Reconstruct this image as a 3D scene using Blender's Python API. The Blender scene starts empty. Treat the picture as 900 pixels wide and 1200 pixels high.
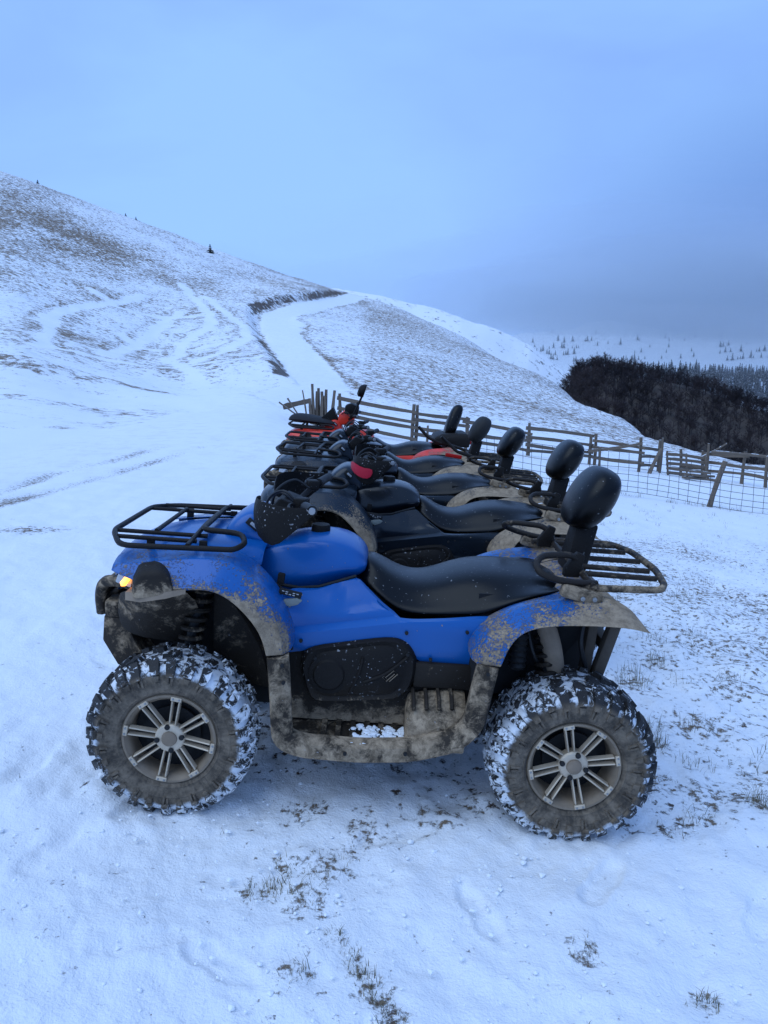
import bpy, bmesh, math, random
import numpy as np
from mathutils import Vector, Matrix
random.seed(7)
SC = bpy.context.scene
COL = SC.collection
# ------------------------------------------------------------------ camera
cam_d = bpy.data.cameras.new("camera")
cam = bpy.data.objects.new("camera", cam_d); COL.objects.link(cam)
cam.location = (0, 0, 1.70)
cam.rotation_euler = (math.radians(90 - 10.93), 0, 0)
cam_d.sensor_fit = 'VERTICAL'; cam_d.sensor_height = 36; cam_d.sensor_width = 27
cam_d.lens = 36 * 880 / 1200
cam_d.clip_start = 0.05; cam_d.clip_end = 20000
SC.camera = cam
# ------------------------------------------------------------------ sky, sun, exposure
SUN_EL, SUN_AZ = math.radians(58), math.radians(-125)      # azimuth from +Y towards +X
world = bpy.data.worlds.new("World"); SC.world = world; world.use_nodes = True
def build_world():
    nt = world.node_tree; nt.nodes.clear()
    out = nt.nodes.new('ShaderNodeOutputWorld'); bg = nt.nodes.new('ShaderNodeBackground')
    sky = nt.nodes.new('ShaderNodeTexSky'); sky.sky_type = 'NISHITA'; sky.sun_disc = False
    sky.sun_elevation = SUN_EL; sky.sun_rotation = SUN_AZ
    sky.altitude = 1400; sky.air_density = 1.0; sky.dust_density = 1.0; sky.ozone_density = 2.0
    geo = nt.nodes.new('ShaderNodeNewGeometry')
    tc = nt.nodes.new('ShaderNodeTexCoord')
    mp = nt.nodes.new('ShaderNodeMapping'); mp.inputs['Scale'].default_value = (1.0, 1.0, 2.6)
    nt.links.new(tc.outputs['Generated'], mp.inputs['Vector'])
    nz = nt.nodes.new('ShaderNodeTexNoise'); nz.inputs['Scale'].default_value = 1.7
    nz.inputs['Detail'].default_value = 5; nz.inputs['Roughness'].default_value = 0.5
    nz.inputs['Distortion'].default_value = 0.3
    nt.links.new(mp.outputs[0], nz.inputs['Vector'])
    ramp = nt.nodes.new('ShaderNodeValToRGB')
    ramp.color_ramp.elements[0].position = 0.36; ramp.color_ramp.elements[0].color = CLOUD_DARK
    ramp.color_ramp.elements[1].position = 0.64; ramp.color_ramp.elements[1].color = CLOUD_LIGHT
    # a long heavier bank low over the valley to the right, as in the photograph
    sep = nt.nodes.new('ShaderNodeSeparateXYZ'); nt.links.new(tc.outputs['Generated'], sep.inputs[0])
    nt.links.new(nz.outputs['Fac'], ramp.inputs['Fac'])
    m1 = nt.nodes.new('ShaderNodeMapRange'); m1.interpolation_type = 'SMOOTHSTEP'
    m1.inputs['From Min'].default_value = 0.05; m1.inputs['From Max'].default_value = 0.50
    nt.links.new(sep.outputs['X'], m1.inputs['Value'])
    m2 = nt.nodes.new('ShaderNodeMapRange'); m2.interpolation_type = 'SMOOTHSTEP'
    m2.inputs['From Min'].default_value = 0.45; m2.inputs['From Max'].default_value = 0.05
    nt.links.new(sep.outputs['Z'], m2.inputs['Value'])
    mm = nt.nodes.new('ShaderNodeMath'); mm.operation = 'MULTIPLY'
    nt.links.new(m1.outputs[0], mm.inputs[0]); nt.links.new(m2.outputs[0], mm.inputs[1])
    bank = nt.nodes.new('ShaderNodeMix'); bank.data_type = 'RGBA'
    nt.links.new(mm.outputs[0], bank.inputs['Factor']); nt.links.new(ramp.outputs[0], bank.inputs['A'])
    bank.inputs['B'].default_value = CLOUD_BANK
    mix = nt.nodes.new('ShaderNodeMix'); mix.data_type = 'RGBA'; mix.inputs['Factor'].default_value = 0.90
    nt.links.new(sky.outputs[0], mix.inputs['A']); nt.links.new(bank.outputs['Result'], mix.inputs['B'])
    nt.links.new(mix.outputs['Result'], bg.inputs['Color']); bg.inputs['Strength'].default_value = 0.10
    nt.links.new(bg.outputs[0], out.inputs['Surface'])
CLOUD_DARK = (2.15, 3.85, 8.6, 1); CLOUD_LIGHT = (2.7, 4.9, 9.5, 1); CLOUD_BANK = (0.60, 1.5, 4.5, 1)
build_world()
sun_d = bpy.data.lights.new("sun", 'SUN'); sun = bpy.data.objects.new("sun", sun_d); COL.objects.link(sun)
sun_d.energy = 1.05; sun_d.angle = math.radians(60); sun_d.color = (0.76, 0.90, 1.0)
sun.rotation_euler = (math.pi / 2 - SUN_EL, 0, math.pi - SUN_AZ); sun.location = (0, 0, 30)
SC.view_settings.view_transform = 'Standard'; SC.view_settings.look = 'None'
SC.view_settings.exposure = 0.36; SC.view_settings.gamma = 1.0
SC.view_settings.use_curve_mapping = False
SC.cycles.use_denoising = True
SC.cycles.max_bounces = 6; SC.cycles.diffuse_bounces = 3; SC.cycles.glossy_bounces = 3
SC.cycles.volume_bounces = 1
# ------------------------------------------------------------------ numpy noise and the lie of the land
_rng = np.random.RandomState(11); _LAT = _rng.rand(256, 256)
def vnoise(x, y):
    xi = np.floor(x).astype(int); yi = np.floor(y).astype(int); fx = x - xi; fy = y - yi
    fx = fx * fx * (3 - 2 * fx); fy = fy * fy * (3 - 2 * fy)
    a = _LAT[xi & 255, yi & 255]; b = _LAT[(xi + 1) & 255, yi & 255]
    c = _LAT[xi & 255, (yi + 1) & 255]; d = _LAT[(xi + 1) & 255, (yi + 1) & 255]
    return (a * (1 - fx) + b * fx) * (1 - fy) + (c * (1 - fx) + d * fx) * fy - 0.5
def fbm(x, y, o=4, g=0.5):
    s = 0; a = 1.0
    for k in range(o):
        s = s + a * vnoise(x * 2 ** k + 17.3 * k, y * 2 ** k + 9.1 * k); a *= g
    return s
def sstep(a, b, x):
    t = np.clip((x - a) / (b - a), 0, 1); return t * t * (3 - 2 * t)
# tangent of the elevation seen from the car park, by bearing (x/y) and distance: ridge, spur and valley side
LAND_Q = [-1.2065, -0.7337, -0.4781, -0.3747, -0.2696, -0.163, -0.1091, -0.0383, 0.022, 0.1107, 0.2238, 0.3394, 0.3982, 0.5147, 0.8624, 1.4467]
LAND = [[(16, -0.061), (30, -0.0067), (60, 0.0335), (110, 0.1195), (160, 0.1972)], [(16, -0.0716), (22, -0.0435), (30, -0.0043), (38, 0.0258), (60, 0.0514), (110, 0.16), (160, 0.2531)], [(16, -0.0824), (22, -0.0474), (30, -0.0098), (38, 0.0195), (45, 0.0253), (70, 0.0677), (110, 0.1451), (160, 0.223)], [(16, -0.0807), (22, -0.064), (30, -0.039), (38, -0.0102), (48, 0.0051), (70, 0.0405), (110, 0.1159), (160, 0.1968)], [(16, -0.0781), (22, -0.0619), (30, -0.049), (45, -0.0276), (70, 0.0126), (110, 0.0892), (165, 0.1667)], [(16, -0.0756), (22, -0.0568), (30, -0.0436), (45, -0.0239), (70, 0.0086), (110, 0.0661), (170, 0.1317)], [(16, -0.0908), (22, -0.0729), (30, -0.0517), (45, -0.0241), (70, 0.0141), (110, 0.0645), (180, 0.1139)], [(16, -0.1118), (22, -0.0913), (30, -0.0688), (45, -0.0342), (70, 0.0087), (110, 0.0477), (190, 0.0946)], [(16, -0.121), (22, -0.1016), (30, -0.0801), (45, -0.0453), (70, -0.0033), (110, 0.0359), (190, 0.0787)], [(16, -0.1317), (22, -0.1146), (30, -0.0953), (45, -0.0639), (70, -0.0263), (110, 0.0119), (170, 0.041)], [(16, -0.1427), (22, -0.1281), (30, -0.1136), (45, -0.0847), (70, -0.0551), (110, -0.0236), (130, -0.0139)], [(16, -0.1538), (22, -0.1407), (30, -0.1265), (45, -0.1048), (70, -0.078), (90, -0.0684)], [(16, -0.1595), (22, -0.1466), (30, -0.1338), (45, -0.1082), (60, -0.0944)], [(16, -0.1651), (22, -0.1517), (30, -0.1393), (40, -0.126), (55, -0.1158)], [(16, -0.1635), (22, -0.1503), (30, -0.1371), (40, -0.124), (55, -0.1197)], [(16, -0.1361), (22, -0.1229), (30, -0.1131), (40, -0.1098)]]
def _land_tab():
    R = np.exp(np.linspace(math.log(8), math.log(420), 160)); Q = np.linspace(-1.6, 1.8, 260)
    cols = []
    for row in LAND:
        r = [p[0] for p in row]; t = [p[1] for p in row]
        rc, tc = r[-1], t[-1]
        c = np.interp(np.log(R), np.log(r), t)
        c = np.where(R > rc, tc - 0.16 * np.log(np.maximum(R, rc) / rc) - 0.05 * np.log(np.maximum(R, rc) / rc) ** 2, c)
        cols.append(c)
    cols = np.array(cols)                                   # bearing x distance
    T = np.array([np.interp(Q, LAND_Q, cols[:, j]) for j in range(len(R))]).T
    k = np.array([1, 4, 6, 4, 1]) / 16.0
    for _ in range(2):
        P = np.pad(T, ((2, 2), (0, 0)), 'edge'); T = sum(k[i] * P[i:i + T.shape[0]] for i in range(5))
        P = np.pad(T, ((0, 0), (2, 2)), 'edge'); T = sum(k[i] * P[:, i:i + T.shape[1]] for i in range(5))
    return R, Q, T
_LR, _LQ, _LT = _land_tab()
def land_far(x, y):
    r = np.hypot(x, y); q = np.clip(np.where(y > 0.3 * r, x / np.maximum(y, 1e-3), np.where(x > 0, 1.79, -1.59)), -1.59, 1.79)
    fi = np.clip((q - _LQ[0]) / (_LQ[1] - _LQ[0]), 0, len(_LQ) - 1.001); i = fi.astype(int); fi = fi - i
    fj = np.clip((np.log(np.maximum(r, 1)) - math.log(8)) / (math.log(420 / 8) / 159), 0, 158.999); j = fj.astype(int); fj = fj - j
    t = (_LT[i, j] * (1 - fi) + _LT[i + 1, j] * fi) * (1 - fj) + (_LT[i, j + 1] * (1 - fi) + _LT[i + 1, j + 1] * fi) * fj
    return 1.7 + t * r
def land_near(x, y):
    sl = 0.073 + 0.006 * np.clip(y - 3, -3, 5.3)
    xs = np.where(x > -1.0, x, -1.0 - 0.7 * np.tanh((-1.0 - x) / 0.7))
    return 0.004 - sl * xs - 0.011 * np.clip(y - 3, 0, 8)
def height(x, y):
    x = np.asarray(x, float); y = np.asarray(y, float); r = np.hypot(x, y)
    w = sstep(11.5, 19, r) * sstep(-6, 6, y + 0.0 * x)
    return land_near(x, y) * (1 - w) + land_far(x, y) * w
def hz(x, y): return float(height(x, y))
# ------------------------------------------------------------------ material helpers
class NT:
    def __init__(s, name):
        s.m = bpy.data.materials.new(name); s.m.use_nodes = True; s.t = s.m.node_tree; s.t.nodes.clear()
        s.out = s.t.nodes.new('ShaderNodeOutputMaterial'); s.b = s.t.nodes.new('ShaderNodeBsdfPrincipled')
        s.t.links.new(s.b.outputs[0], s.out.inputs[0])
    def n(s, typ, **k):
        d = s.t.nodes.new(typ)
        for a, v in k.items(): setattr(d, a, v)
        return d
    def put(s, sock, v):
        if isinstance(v, bpy.types.NodeSocket): s.t.links.new(v, sock)
        elif isinstance(v, (tuple, list)) and len(v) == 3 and len(sock.default_value) == 4: sock.default_value = (*v, 1)
        else: sock.default_value = v
    def set(s, **k):
        for a, v in k.items(): s.put(s.b.inputs[a.replace('_', ' ')], v)
        return s
    def coord(s, kind='Object', scale=None):
        o = s.n('ShaderNodeTexCoord').outputs[kind]
        if scale is not None:
            mp = s.n('ShaderNodeMapping'); mp.inputs['Scale'].default_value = scale; s.t.links.new(o, mp.inputs['Vector']); o = mp.outputs[0]
        return o
    def noise(s, vec, scale, detail=4, rough=0.55, dist=0.0):
        d = s.n('ShaderNodeTexNoise'); s.put(d.inputs['Vector'], vec)
        d.inputs['Scale'].default_value = scale; d.inputs['Detail'].default_value = detail
        d.inputs['Roughness'].default_value = rough; d.inputs['Distortion'].default_value = dist
        return d.outputs['Fac']
    def math(s, op, a, b=0.0, clamp=False):
        d = s.n('ShaderNodeMath', operation=op, use_clamp=clamp); s.put(d.inputs[0], a); s.put(d.inputs[1], b); return d.outputs[0]
    def step(s, v, a, b):
        d = s.n('ShaderNodeMapRange', interpolation_type='SMOOTHSTEP'); s.put(d.inputs['Value'], v)
        s.put(d.inputs['From Min'], a); s.put(d.inputs['From Max'], b); return d.outputs[0]
    def mix(s, f, a, b):
        d = s.n('ShaderNodeMix', data_type='RGBA'); s.put(d.inputs['Factor'], f); s.put(d.inputs['A'], a); s.put(d.inputs['B'], b)
        return d.outputs['Result']
    def lerp(s, f, a, b):
        d = s.n('ShaderNodeMix', data_type='FLOAT'); s.put(d.inputs['Factor'], f); s.put(d.inputs['A'], a); s.put(d.inputs['B'], b)
        return d.outputs['Result']
    def attr(s, name): return s.n('ShaderNodeAttribute', attribute_name=name).outputs['Fac']
    def bump(s, h, strength=0.3, dist=0.01):
        d = s.n('ShaderNodeBump'); d.inputs['Strength'].default_value = strength; d.inputs['Distance'].default_value = dist
        s.put(d.inputs['Height'], h); s.t.links.new(d.outputs[0], s.b.inputs['Normal']); return s
def rnd_val(nt):
    return nt.n('ShaderNodeObjectInfo').outputs['Random']

def make_ground_mat():
    n = NT('snowy_grass'); p = n.n('ShaderNodeNewGeometry').outputs['Position']
    bare = n.attr('bare'); soil = n.attr('soil'); far = n.attr('far')
    nf = n.noise(p, 24.0, 6, 0.72); nc = n.noise(p, 1.9, 7, 0.82)
    nn = n.math('ADD', n.math('MULTIPLY', n.math('SUBTRACT', n.lerp(far, nf, nc), 0.5), 2.2), 0.5)
    thr = n.math('SUBTRACT', 1.0, n.math('MULTIPLY', bare, 0.62))
    g = n.step(nn, n.math('SUBTRACT', thr, 0.10), n.math('ADD', thr, 0.14))
    gcol = n.mix(n.noise(p, 2.3, 5, 0.6), (0.10, 0.075, 0.06), (0.30, 0.225, 0.15))
    scol = n.mix(n.noise(p, 4.0, 6, 0.7), (0.04, 0.028, 0.022), (0.16, 0.11, 0.075))
    snow = n.mix(n.noise(p, 0.7, 5, 0.6), (0.80, 0.82, 0.84), (0.90, 0.91, 0.92))
    dirt = n.mix(n.step(n.noise(p, 3.1, 6, 0.7), 0.45, 0.75), snow, (0.62, 0.60, 0.57))
    snow = n.mix(n.math('MULTIPLY', n.attr('track'), 0.8), snow, dirt)
    c = n.mix(g, snow, gcol)
    sthr = n.math('SUBTRACT', 1.0, n.math('MULTIPLY', soil, 0.66))
    sn = n.math('ADD', n.math('MULTIPLY', n.math('SUBTRACT', n.lerp(far, n.noise(p, 20, 6, 0.7), n.noise(p, 0.9, 6, 0.7)), 0.5), 2.4), 0.5)
    sm = n.step(sn, n.math('SUBTRACT', sthr, 0.10), n.math('ADD', sthr, 0.10))
    c = n.mix(sm, c, scol)
    n.set(Base_Color=c, Roughness=n.lerp(g, 0.55, 0.9), Specular_IOR_Level=0.25)
    h = n.math('ADD', n.math('MULTIPLY', n.noise(p, 22, 6, 0.65), 0.7), n.math('MULTIPLY', n.noise(p, 120, 3, 0.6), 0.25))
    h = n.math('ADD', h, n.math('MULTIPLY', n.math('MAXIMUM', g, sm), -0.5))
    n.bump(h, 0.65, 0.025)
    return n.m

# ------------------------------------------------------------------ ground sheet: car park, track, hillside, spur
TRACK = [(-4.6, 4.0), (-4.3, 6.5), (-4.2, 9.36), (-4.15, 12.09), (-3.63, 16.03), (-3.93, 29.05), (-4.08, 44.35), (-5.93, 60.35), (-9.26, 77.24), (-12.96, 93.72), (-14.74, 106.94), (-13.12, 119.16), (-10.8, 140.39), (-8.0, 161.79), (-6.0, 185.0)]
BANK = [(-5.7, 48.03), (-8.61, 64.34), (-11.74, 77.72), (-15.61, 95.4), (-17.35, 107.11), (-15.87, 120.21), (-12.34, 140.38), (-8.2, 180.0)]
SCARP = [(-24.0, 41.0), (-19.79, 37.95), (-17.55, 36.73), (-15.62, 34.65), (-14.09, 33.66), (-12.51, 33.85), (-10.58, 33.66), (-8.92, 33.74), (-6.77, 31.07)]
TRAILS = [[(-29.74, 114.15), (-25.27, 103.53), (-21.13, 93.42), (-18.66, 82.2), (-19.28, 73.93), (-15.78, 56.58), (-12.81, 48.71), (-10.41, 43.18)],
 [(-14.9, 86.82), (-13.34, 75.97), (-13.62, 64.33), (-14.19, 55.25)], [(-17.92, 49.53), (-21.29, 63.93), (-23.3, 78.02), (-24.29, 92.58)],
 [(-27.04, 59.8), (-28.1, 66.22), (-30.07, 78.14), (-29.68, 87.12), (-29.86, 97.17)], [(-28.09, 65.34), (-23.57, 54.36), (-19.79, 43.49)],
 [(-24, 70), (-21, 66), (-17, 68), (-15, 72)], [(-33, 88), (-29, 84), (-25, 86), (-22, 92)], [(-20, 46), (-16, 49), (-12, 52), (-9, 58)], [(-25.61, 108.45), (-21.36, 99.37), (-15.73, 86.06), (-12.7, 76.19)], [(-12.41, 107.15), (-9.03, 83.11), (-4.13, 56.9), (-2.06, 46.01)]]
BARE_SPOTS = [(1.56, 2.86, .10), (1.32, 3.4, .10), (1.75, 4.56, .2), (2.26, 5.18, .2), (-0.42, 2.17, .07), (-0.25, 2.14, .09), (-0.25, 1.83, .06), (-0.06, 1.84, .05), (-.02, 1.77, .05), (0.02, 1.71, .05), (0.6, 1.97, .06), (0.91, 1.82, .05),
 (0.34, 2.7, .08), (-0.12, 2.38, .05), (-0.15, 1.99, .04), (2.56, 6.28, .3), (1.94, 6.08, .25), (1.46, 4.15, .2), (1.19, 2.69, .06), (1.29, 2.71, .05), (1.10, 2.63, .06), (1.62, 3.6, .25), (2.1, 4.2, .3), (2.6, 7.4, .5), (3.6, 8.4, .6), (2.2, 3.3, .3), (-.3, 2.6, .08), (3.3, 6.4, .5), (-.2, 2.3, .10), (-.34, 2.32, .06), (-.10, 1.93, .04), (-.08, 1.88, .04), (-.04, 1.80, .05), (0.0, 1.75, .05), (.04, 1.66, .05), (.10, 1.62, .04), (-.05, 2.5, .10), (.2, 2.62, .12), (1.4, 2.9, .18), (1.75, 3.1, .2), (1.2, 3.0, .12)]
SOIL_SPOTS = [(1.10, 2.66, .06), (1.19, 2.70, .05), (1.29, 2.71, .05), (-.03, 1.78, .035), (0.02, 1.71, .05), (-.06, 1.85, .03), (.35, 2.72, .05), (1.5, 3.25, .06), (1.66, 3.3, .05), (-.25, 2.62, .06), (.05, 2.75, .05), (1.4, 3.15, .04), (2.4, 3.9, .08), (1.9, 3.7, .06), (2.9, 5.0, .12)]
FOOTPRINTS = [(-.46, 1.86, -.55), (-.68, 1.93, .35), (.75, 2.3, .9), (-1.5, 3.9, 2.7), (-1.9, 4.6, .2), (-1.15, 2.3, 1.1), (-.95, 2.6, 1.3), (-1.45, 2.75, 1.2), (.3, 2.15, 2.0), (.05, 2.5, .3), (1.25, 2.2, 1.0), (-1.3, 4.6, 1.4), (-1.6, 5.4, 1.3), (-1.2, 6.1, 1.5), (-.1, 1.55, 1.2), (.45, 1.6, .9)]
def seg_dist(px, py, path):
    best = np.full(px.shape, 1e9); side = np.zeros(px.shape)
    for (ax, ay), (bx, by) in zip(path[:-1], path[1:]):
        dx, dy = bx - ax, by - ay; t = np.clip(((px - ax) * dx + (py - ay) * dy) / (dx * dx + dy * dy), 0, 1)
        d = np.hypot(px - ax - t * dx, py - ay - t * dy); m = d < best
        best = np.where(m, d, best); side = np.where(m, np.sign((px - ax) * dy - (py - ay) * dx), side)
    return best, side
def sheet(name, X, Y, Z, mat, attrs=None, wrap=False):
    nr, nc = X.shape; co = np.stack([X, Y, Z], -1).reshape(-1, 3).astype(np.float32)
    i = np.arange(nr * nc).reshape(nr, nc)
    if wrap: i = np.concatenate([i, i[:, :1]], 1)
    q = np.stack([i[:-1, :-1], i[:-1, 1:], i[1:, 1:], i[1:, :-1]], -1).reshape(-1, 4)
    me = bpy.data.meshes.new(name); me.vertices.add(len(co)); me.vertices.foreach_set('co', co.ravel())
    me.loops.add(q.size); me.loops.foreach_set('vertex_index', q.ravel().astype(np.int32))
    me.polygons.add(len(q)); me.polygons.foreach_set('loop_start', np.arange(0, q.size, 4, dtype=np.int32))
    me.update(calc_edges=True); me.validate()
    me.polygons.foreach_set('use_smooth', np.ones(len(q), bool))
    for k, a in (attrs or {}).items():
        at_ = me.attributes.new(k, 'FLOAT', 'POINT'); at_.data.foreach_set('value', a.ravel().astype(np.float32))
    me.materials.append(mat); o = bpy.data.objects.new(name, me); COL.objects.link(o)
    return o
def ground_detail(X, Y):
    """height with relief, and where grass, bare soil and the packed track lie"""
    r = np.hypot(X, Y); q = X / np.maximum(Y, 0.2); Z = height(X, Y)
    near = 1 - sstep(7, 16, r)
    ds, _ = seg_dist(X, Y, TRACK); wtrack = np.interp(r, [5, 14, 30, 60, 120, 190], [2.6, 2.4, 2.0, 1.9, 2.1, 1.8])
    track = 1 - sstep(0.75, 1.15, ds / wtrack + 0.25 * fbm(X * .5, Y * .5, 3))
    Z = Z + near * (0.030 * fbm(X * .9, Y * .9, 3) + 0.030 * fbm(X * 3.1, Y * 3.1, 3) + 0.015 * fbm(X * 11, Y * 11, 3))
    churn = sstep(.62, .9, fbm(X * 1.2 + 5, Y * 1.2, 2) + 0.9 * (np.abs(X) < 1.4) * sstep(2.3, 2.7, Y) * (1 - sstep(9.0, 10, Y)))
    Z = Z + near * churn * 0.022 * np.abs(fbm(X * 8, Y * 8, 3))
    rough = sstep(1.0, 1.8, X) * near * sstep(2.2, 2.8, Y)
    Z = Z + rough * 0.045 * fbm(X * 6, Y * 6, 4)
    for fx, fy, a in FOOTPRINTS:
        ca, sa = math.cos(a), math.sin(a); u = ((X - fx) * ca + (Y - fy) * sa) / .15; v = (-(X - fx) * sa + (Y - fy) * ca) / .05
        d = np.sqrt(u * u + (v / (1 - .18 * np.clip(u, -1, 1) - .22 * np.exp(-((u + .2) / .25) ** 2))) ** 2) + .35 * fbm(X * 14, Y * 14, 2)
        Z = Z - 0.013 * (1 - sstep(.7, 1.05, d)) + 0.004 * np.exp(-((d - 1.15) / .15) ** 2)
    for off in (-.55, .55):                                   # wheel ruts of earlier traffic on the track
        dd, sd = seg_dist(X, Y, [(px + off * 1.5, py) for px, py in TRACK]); Z = Z - near * .018 * np.exp(-(dd / .14) ** 2)
    dd, _ = seg_dist(X, Y, [(-5.1, 7.0), (-5.06, 8.59), (-5.07, 9.79), (-5.01, 11.2), (-4.54, 12.42), (-4.03, 14.19), (-3.41, 16.75)]); rut = np.exp(-(dd / .26) ** 2); Z = Z - .05 * rut * near
    dd, _ = seg_dist(X, Y, [(-4.9, 6.5), (-4.65, 7.87), (-4.5, 8.71), (-4.4, 9.94), (-4.1, 11.56), (-3.6, 13.13), (-3.1, 15.09)]); rut = rut + np.exp(-(dd / .22) ** 2); Z = Z - .04 * near * np.exp(-(dd / .22) ** 2)
    for wx, wy in ((-.82, 2.66), (.70, 2.68), (-.82, 3.52), (.70, 3.52), (-.53, 4.4), (.97, 4.4)):   # snow pushed up round the wheels
        de = np.sqrt(((X - wx) / .30) ** 2 + ((Y - wy) / .21) ** 2); Z = Z + .020 * np.exp(-((de - 1) / .32) ** 2) * (.6 + 1.2 * fbm(X * 9, Y * 9, 2))
    Z = Z + (1 - near) * (1 - track) * (np.clip(r / 60, .1, 1) * 0.30 * fbm(X * .12, Y * .12, 4) + np.clip(r / 80, .05, 1) * .22 * fbm(X * .7, Y * .7, 3))
    db, sb = seg_dist(X, Y, BANK); Z = Z + np.where(sb < 0, 1, 0) * 1.1 * sstep(-.2, 1.6, db) * (1 - sstep(3, 12, db)) * sstep(44, 52, r) * (1 - sstep(150, 185, r))
    dc, sc_ = seg_dist(X, Y, SCARP); Z = Z + .35 * np.where(sc_ > 0, 1, 0) * sstep(0, 1.2, dc) * (1 - sstep(2, 6, dc))
    # grass
    t = (Z - 1.7) / np.maximum(r, .1)
    hill = sstep(20, 45, r) * (1 - sstep(-.03, .03, q)) ; upper = sstep(.06, .14, t + .03 * fbm(X * .03, Y * .03, 3))
    bare = 0.12 + hill * (0.52 + 0.20 * upper + .42 * fbm(X * .05, Y * .05, 4) + .25 * fbm(X * .25, Y * .25, 3))
    spur = sstep(-.09, -.01, q) * sstep(24, 40, r); bare = np.maximum(bare, spur * (0.80 + .2 * fbm(X * .06, Y * .06, 3)))
    lower_spur = sstep(-.12, 0, q) * sstep(18, 24, r) * (1 - sstep(30, 46, r + 30 * fbm(X * .03, Y * .03, 2))); bare = bare - .30 * lower_spur
    mound = (1 - sstep(-.30, -.22, q)) * sstep(15.5, 19, r) * (1 - sstep(33, 40, r)); bare = np.maximum(bare, mound * (.70 + .7 * fbm(X * .2, Y * .4, 3)))
    right = sstep(.9, 2.2, X) * near * sstep(2.2, 3.5, Y); bare = np.maximum(bare, right * (.58 + .45 * fbm(X * .8, Y * .8, 3)))
    bare = np.maximum(bare, near * (.22 + .25 * fbm(X * .9 + 3, Y * .9, 3)))
    for i, tr in enumerate(TRAILS):
        d, _ = seg_dist(X + .9 * fbm(X * .2, Y * .2, 2), Y, tr); bare = bare * (1 - .85 * np.exp(-(d / (.28 + .0022 * r)) ** 2))
        bare = bare + .14 * hill * np.exp(-((d - 1.1) / .5) ** 2)
    bare = bare * (1 - .9 * track) + .22 * np.exp(-((ds / wtrack - 1.15) / .12) ** 2) * (r > 25)
    for x, y, s in BARE_SPOTS: bare = np.maximum(bare, .70 * np.exp(-((X - x) ** 2 + (Y - y) ** 2) / (s * s * 1.9)))
    bare = np.maximum(bare, (1 - sstep(13, 18, r)) * (.66 * np.clip(rut, 0, 1) + .6 * fbm(X * 1.3, Y * .7, 3) * np.clip(rut, 0, 1)))
    dp = np.exp(-(((X + 3.5) / .55) ** 2 + ((Y - 7.25) / .22) ** 2)); bare = np.maximum(bare, .85 * dp)
    soil = np.zeros_like(X)
    for x, y, s in SOIL_SPOTS: soil = np.maximum(soil, .66 * np.exp(-((X - x) ** 2 + (Y - y) ** 2) / (s * s)))
    soil = np.maximum(soil, 1.15 * np.where(sb < 0, np.exp(-((db - .6) / 1.0) ** 2), 0) * (.8 + .9 * fbm(X * .12, Y * .12, 3)) * sstep(42, 50, r))
    soil = np.maximum(soil, np.exp(-(dc / .42) ** 2) * (.95 + .8 * fbm(X * .35, Y * .35, 3)))
    dr, _ = seg_dist(X, Y, [(-17.4, 36.8), (-15.4, 34.6)]); soil = np.maximum(soil, 1.1 * np.exp(-(dr / .55) ** 2))
    soil = np.maximum(soil, .42 * churn * near * (np.abs(X) < 1.2) * (Y > 2.6))
    tr2 = np.maximum(track * sstep(8, 14, r) * .6, np.clip(rut, 0, 1) * near)
    return Z, np.clip(bare, 0, 1.1), np.clip(soil, 0, 1.1), sstep(9, 22, r), tr2
def build_ground():
    fin = np.arange(-.74, .741, .0040); left = np.linspace(-math.pi, -.74, 60)[:-1]; right = np.linspace(.74, math.pi, 60)[1:-1]
    ph = np.concatenate([left, fin, right])
    rr = np.concatenate([[0.02], np.exp(np.arange(math.log(.3), math.log(12), .0085)), np.exp(np.arange(math.log(12), math.log(420), .0115))])
    R, P = np.meshgrid(rr, ph, indexing='ij'); X = R * np.sin(P); Y = R * np.cos(P)
    Z, bare, soil, far, tr = ground_detail(X, Y)
    Z = np.where(R > 300, Z - (R - 300) * .2, Z)
    o = sheet('ground', X, Y, Z, make_ground_mat(), dict(bare=bare, soil=soil, far=far, track=tr), wrap=True)
    o['kind'] = 'structure'; o['label'] = 'snow covered car park, track and grassy hillside'
    return o
build_ground()
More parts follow.
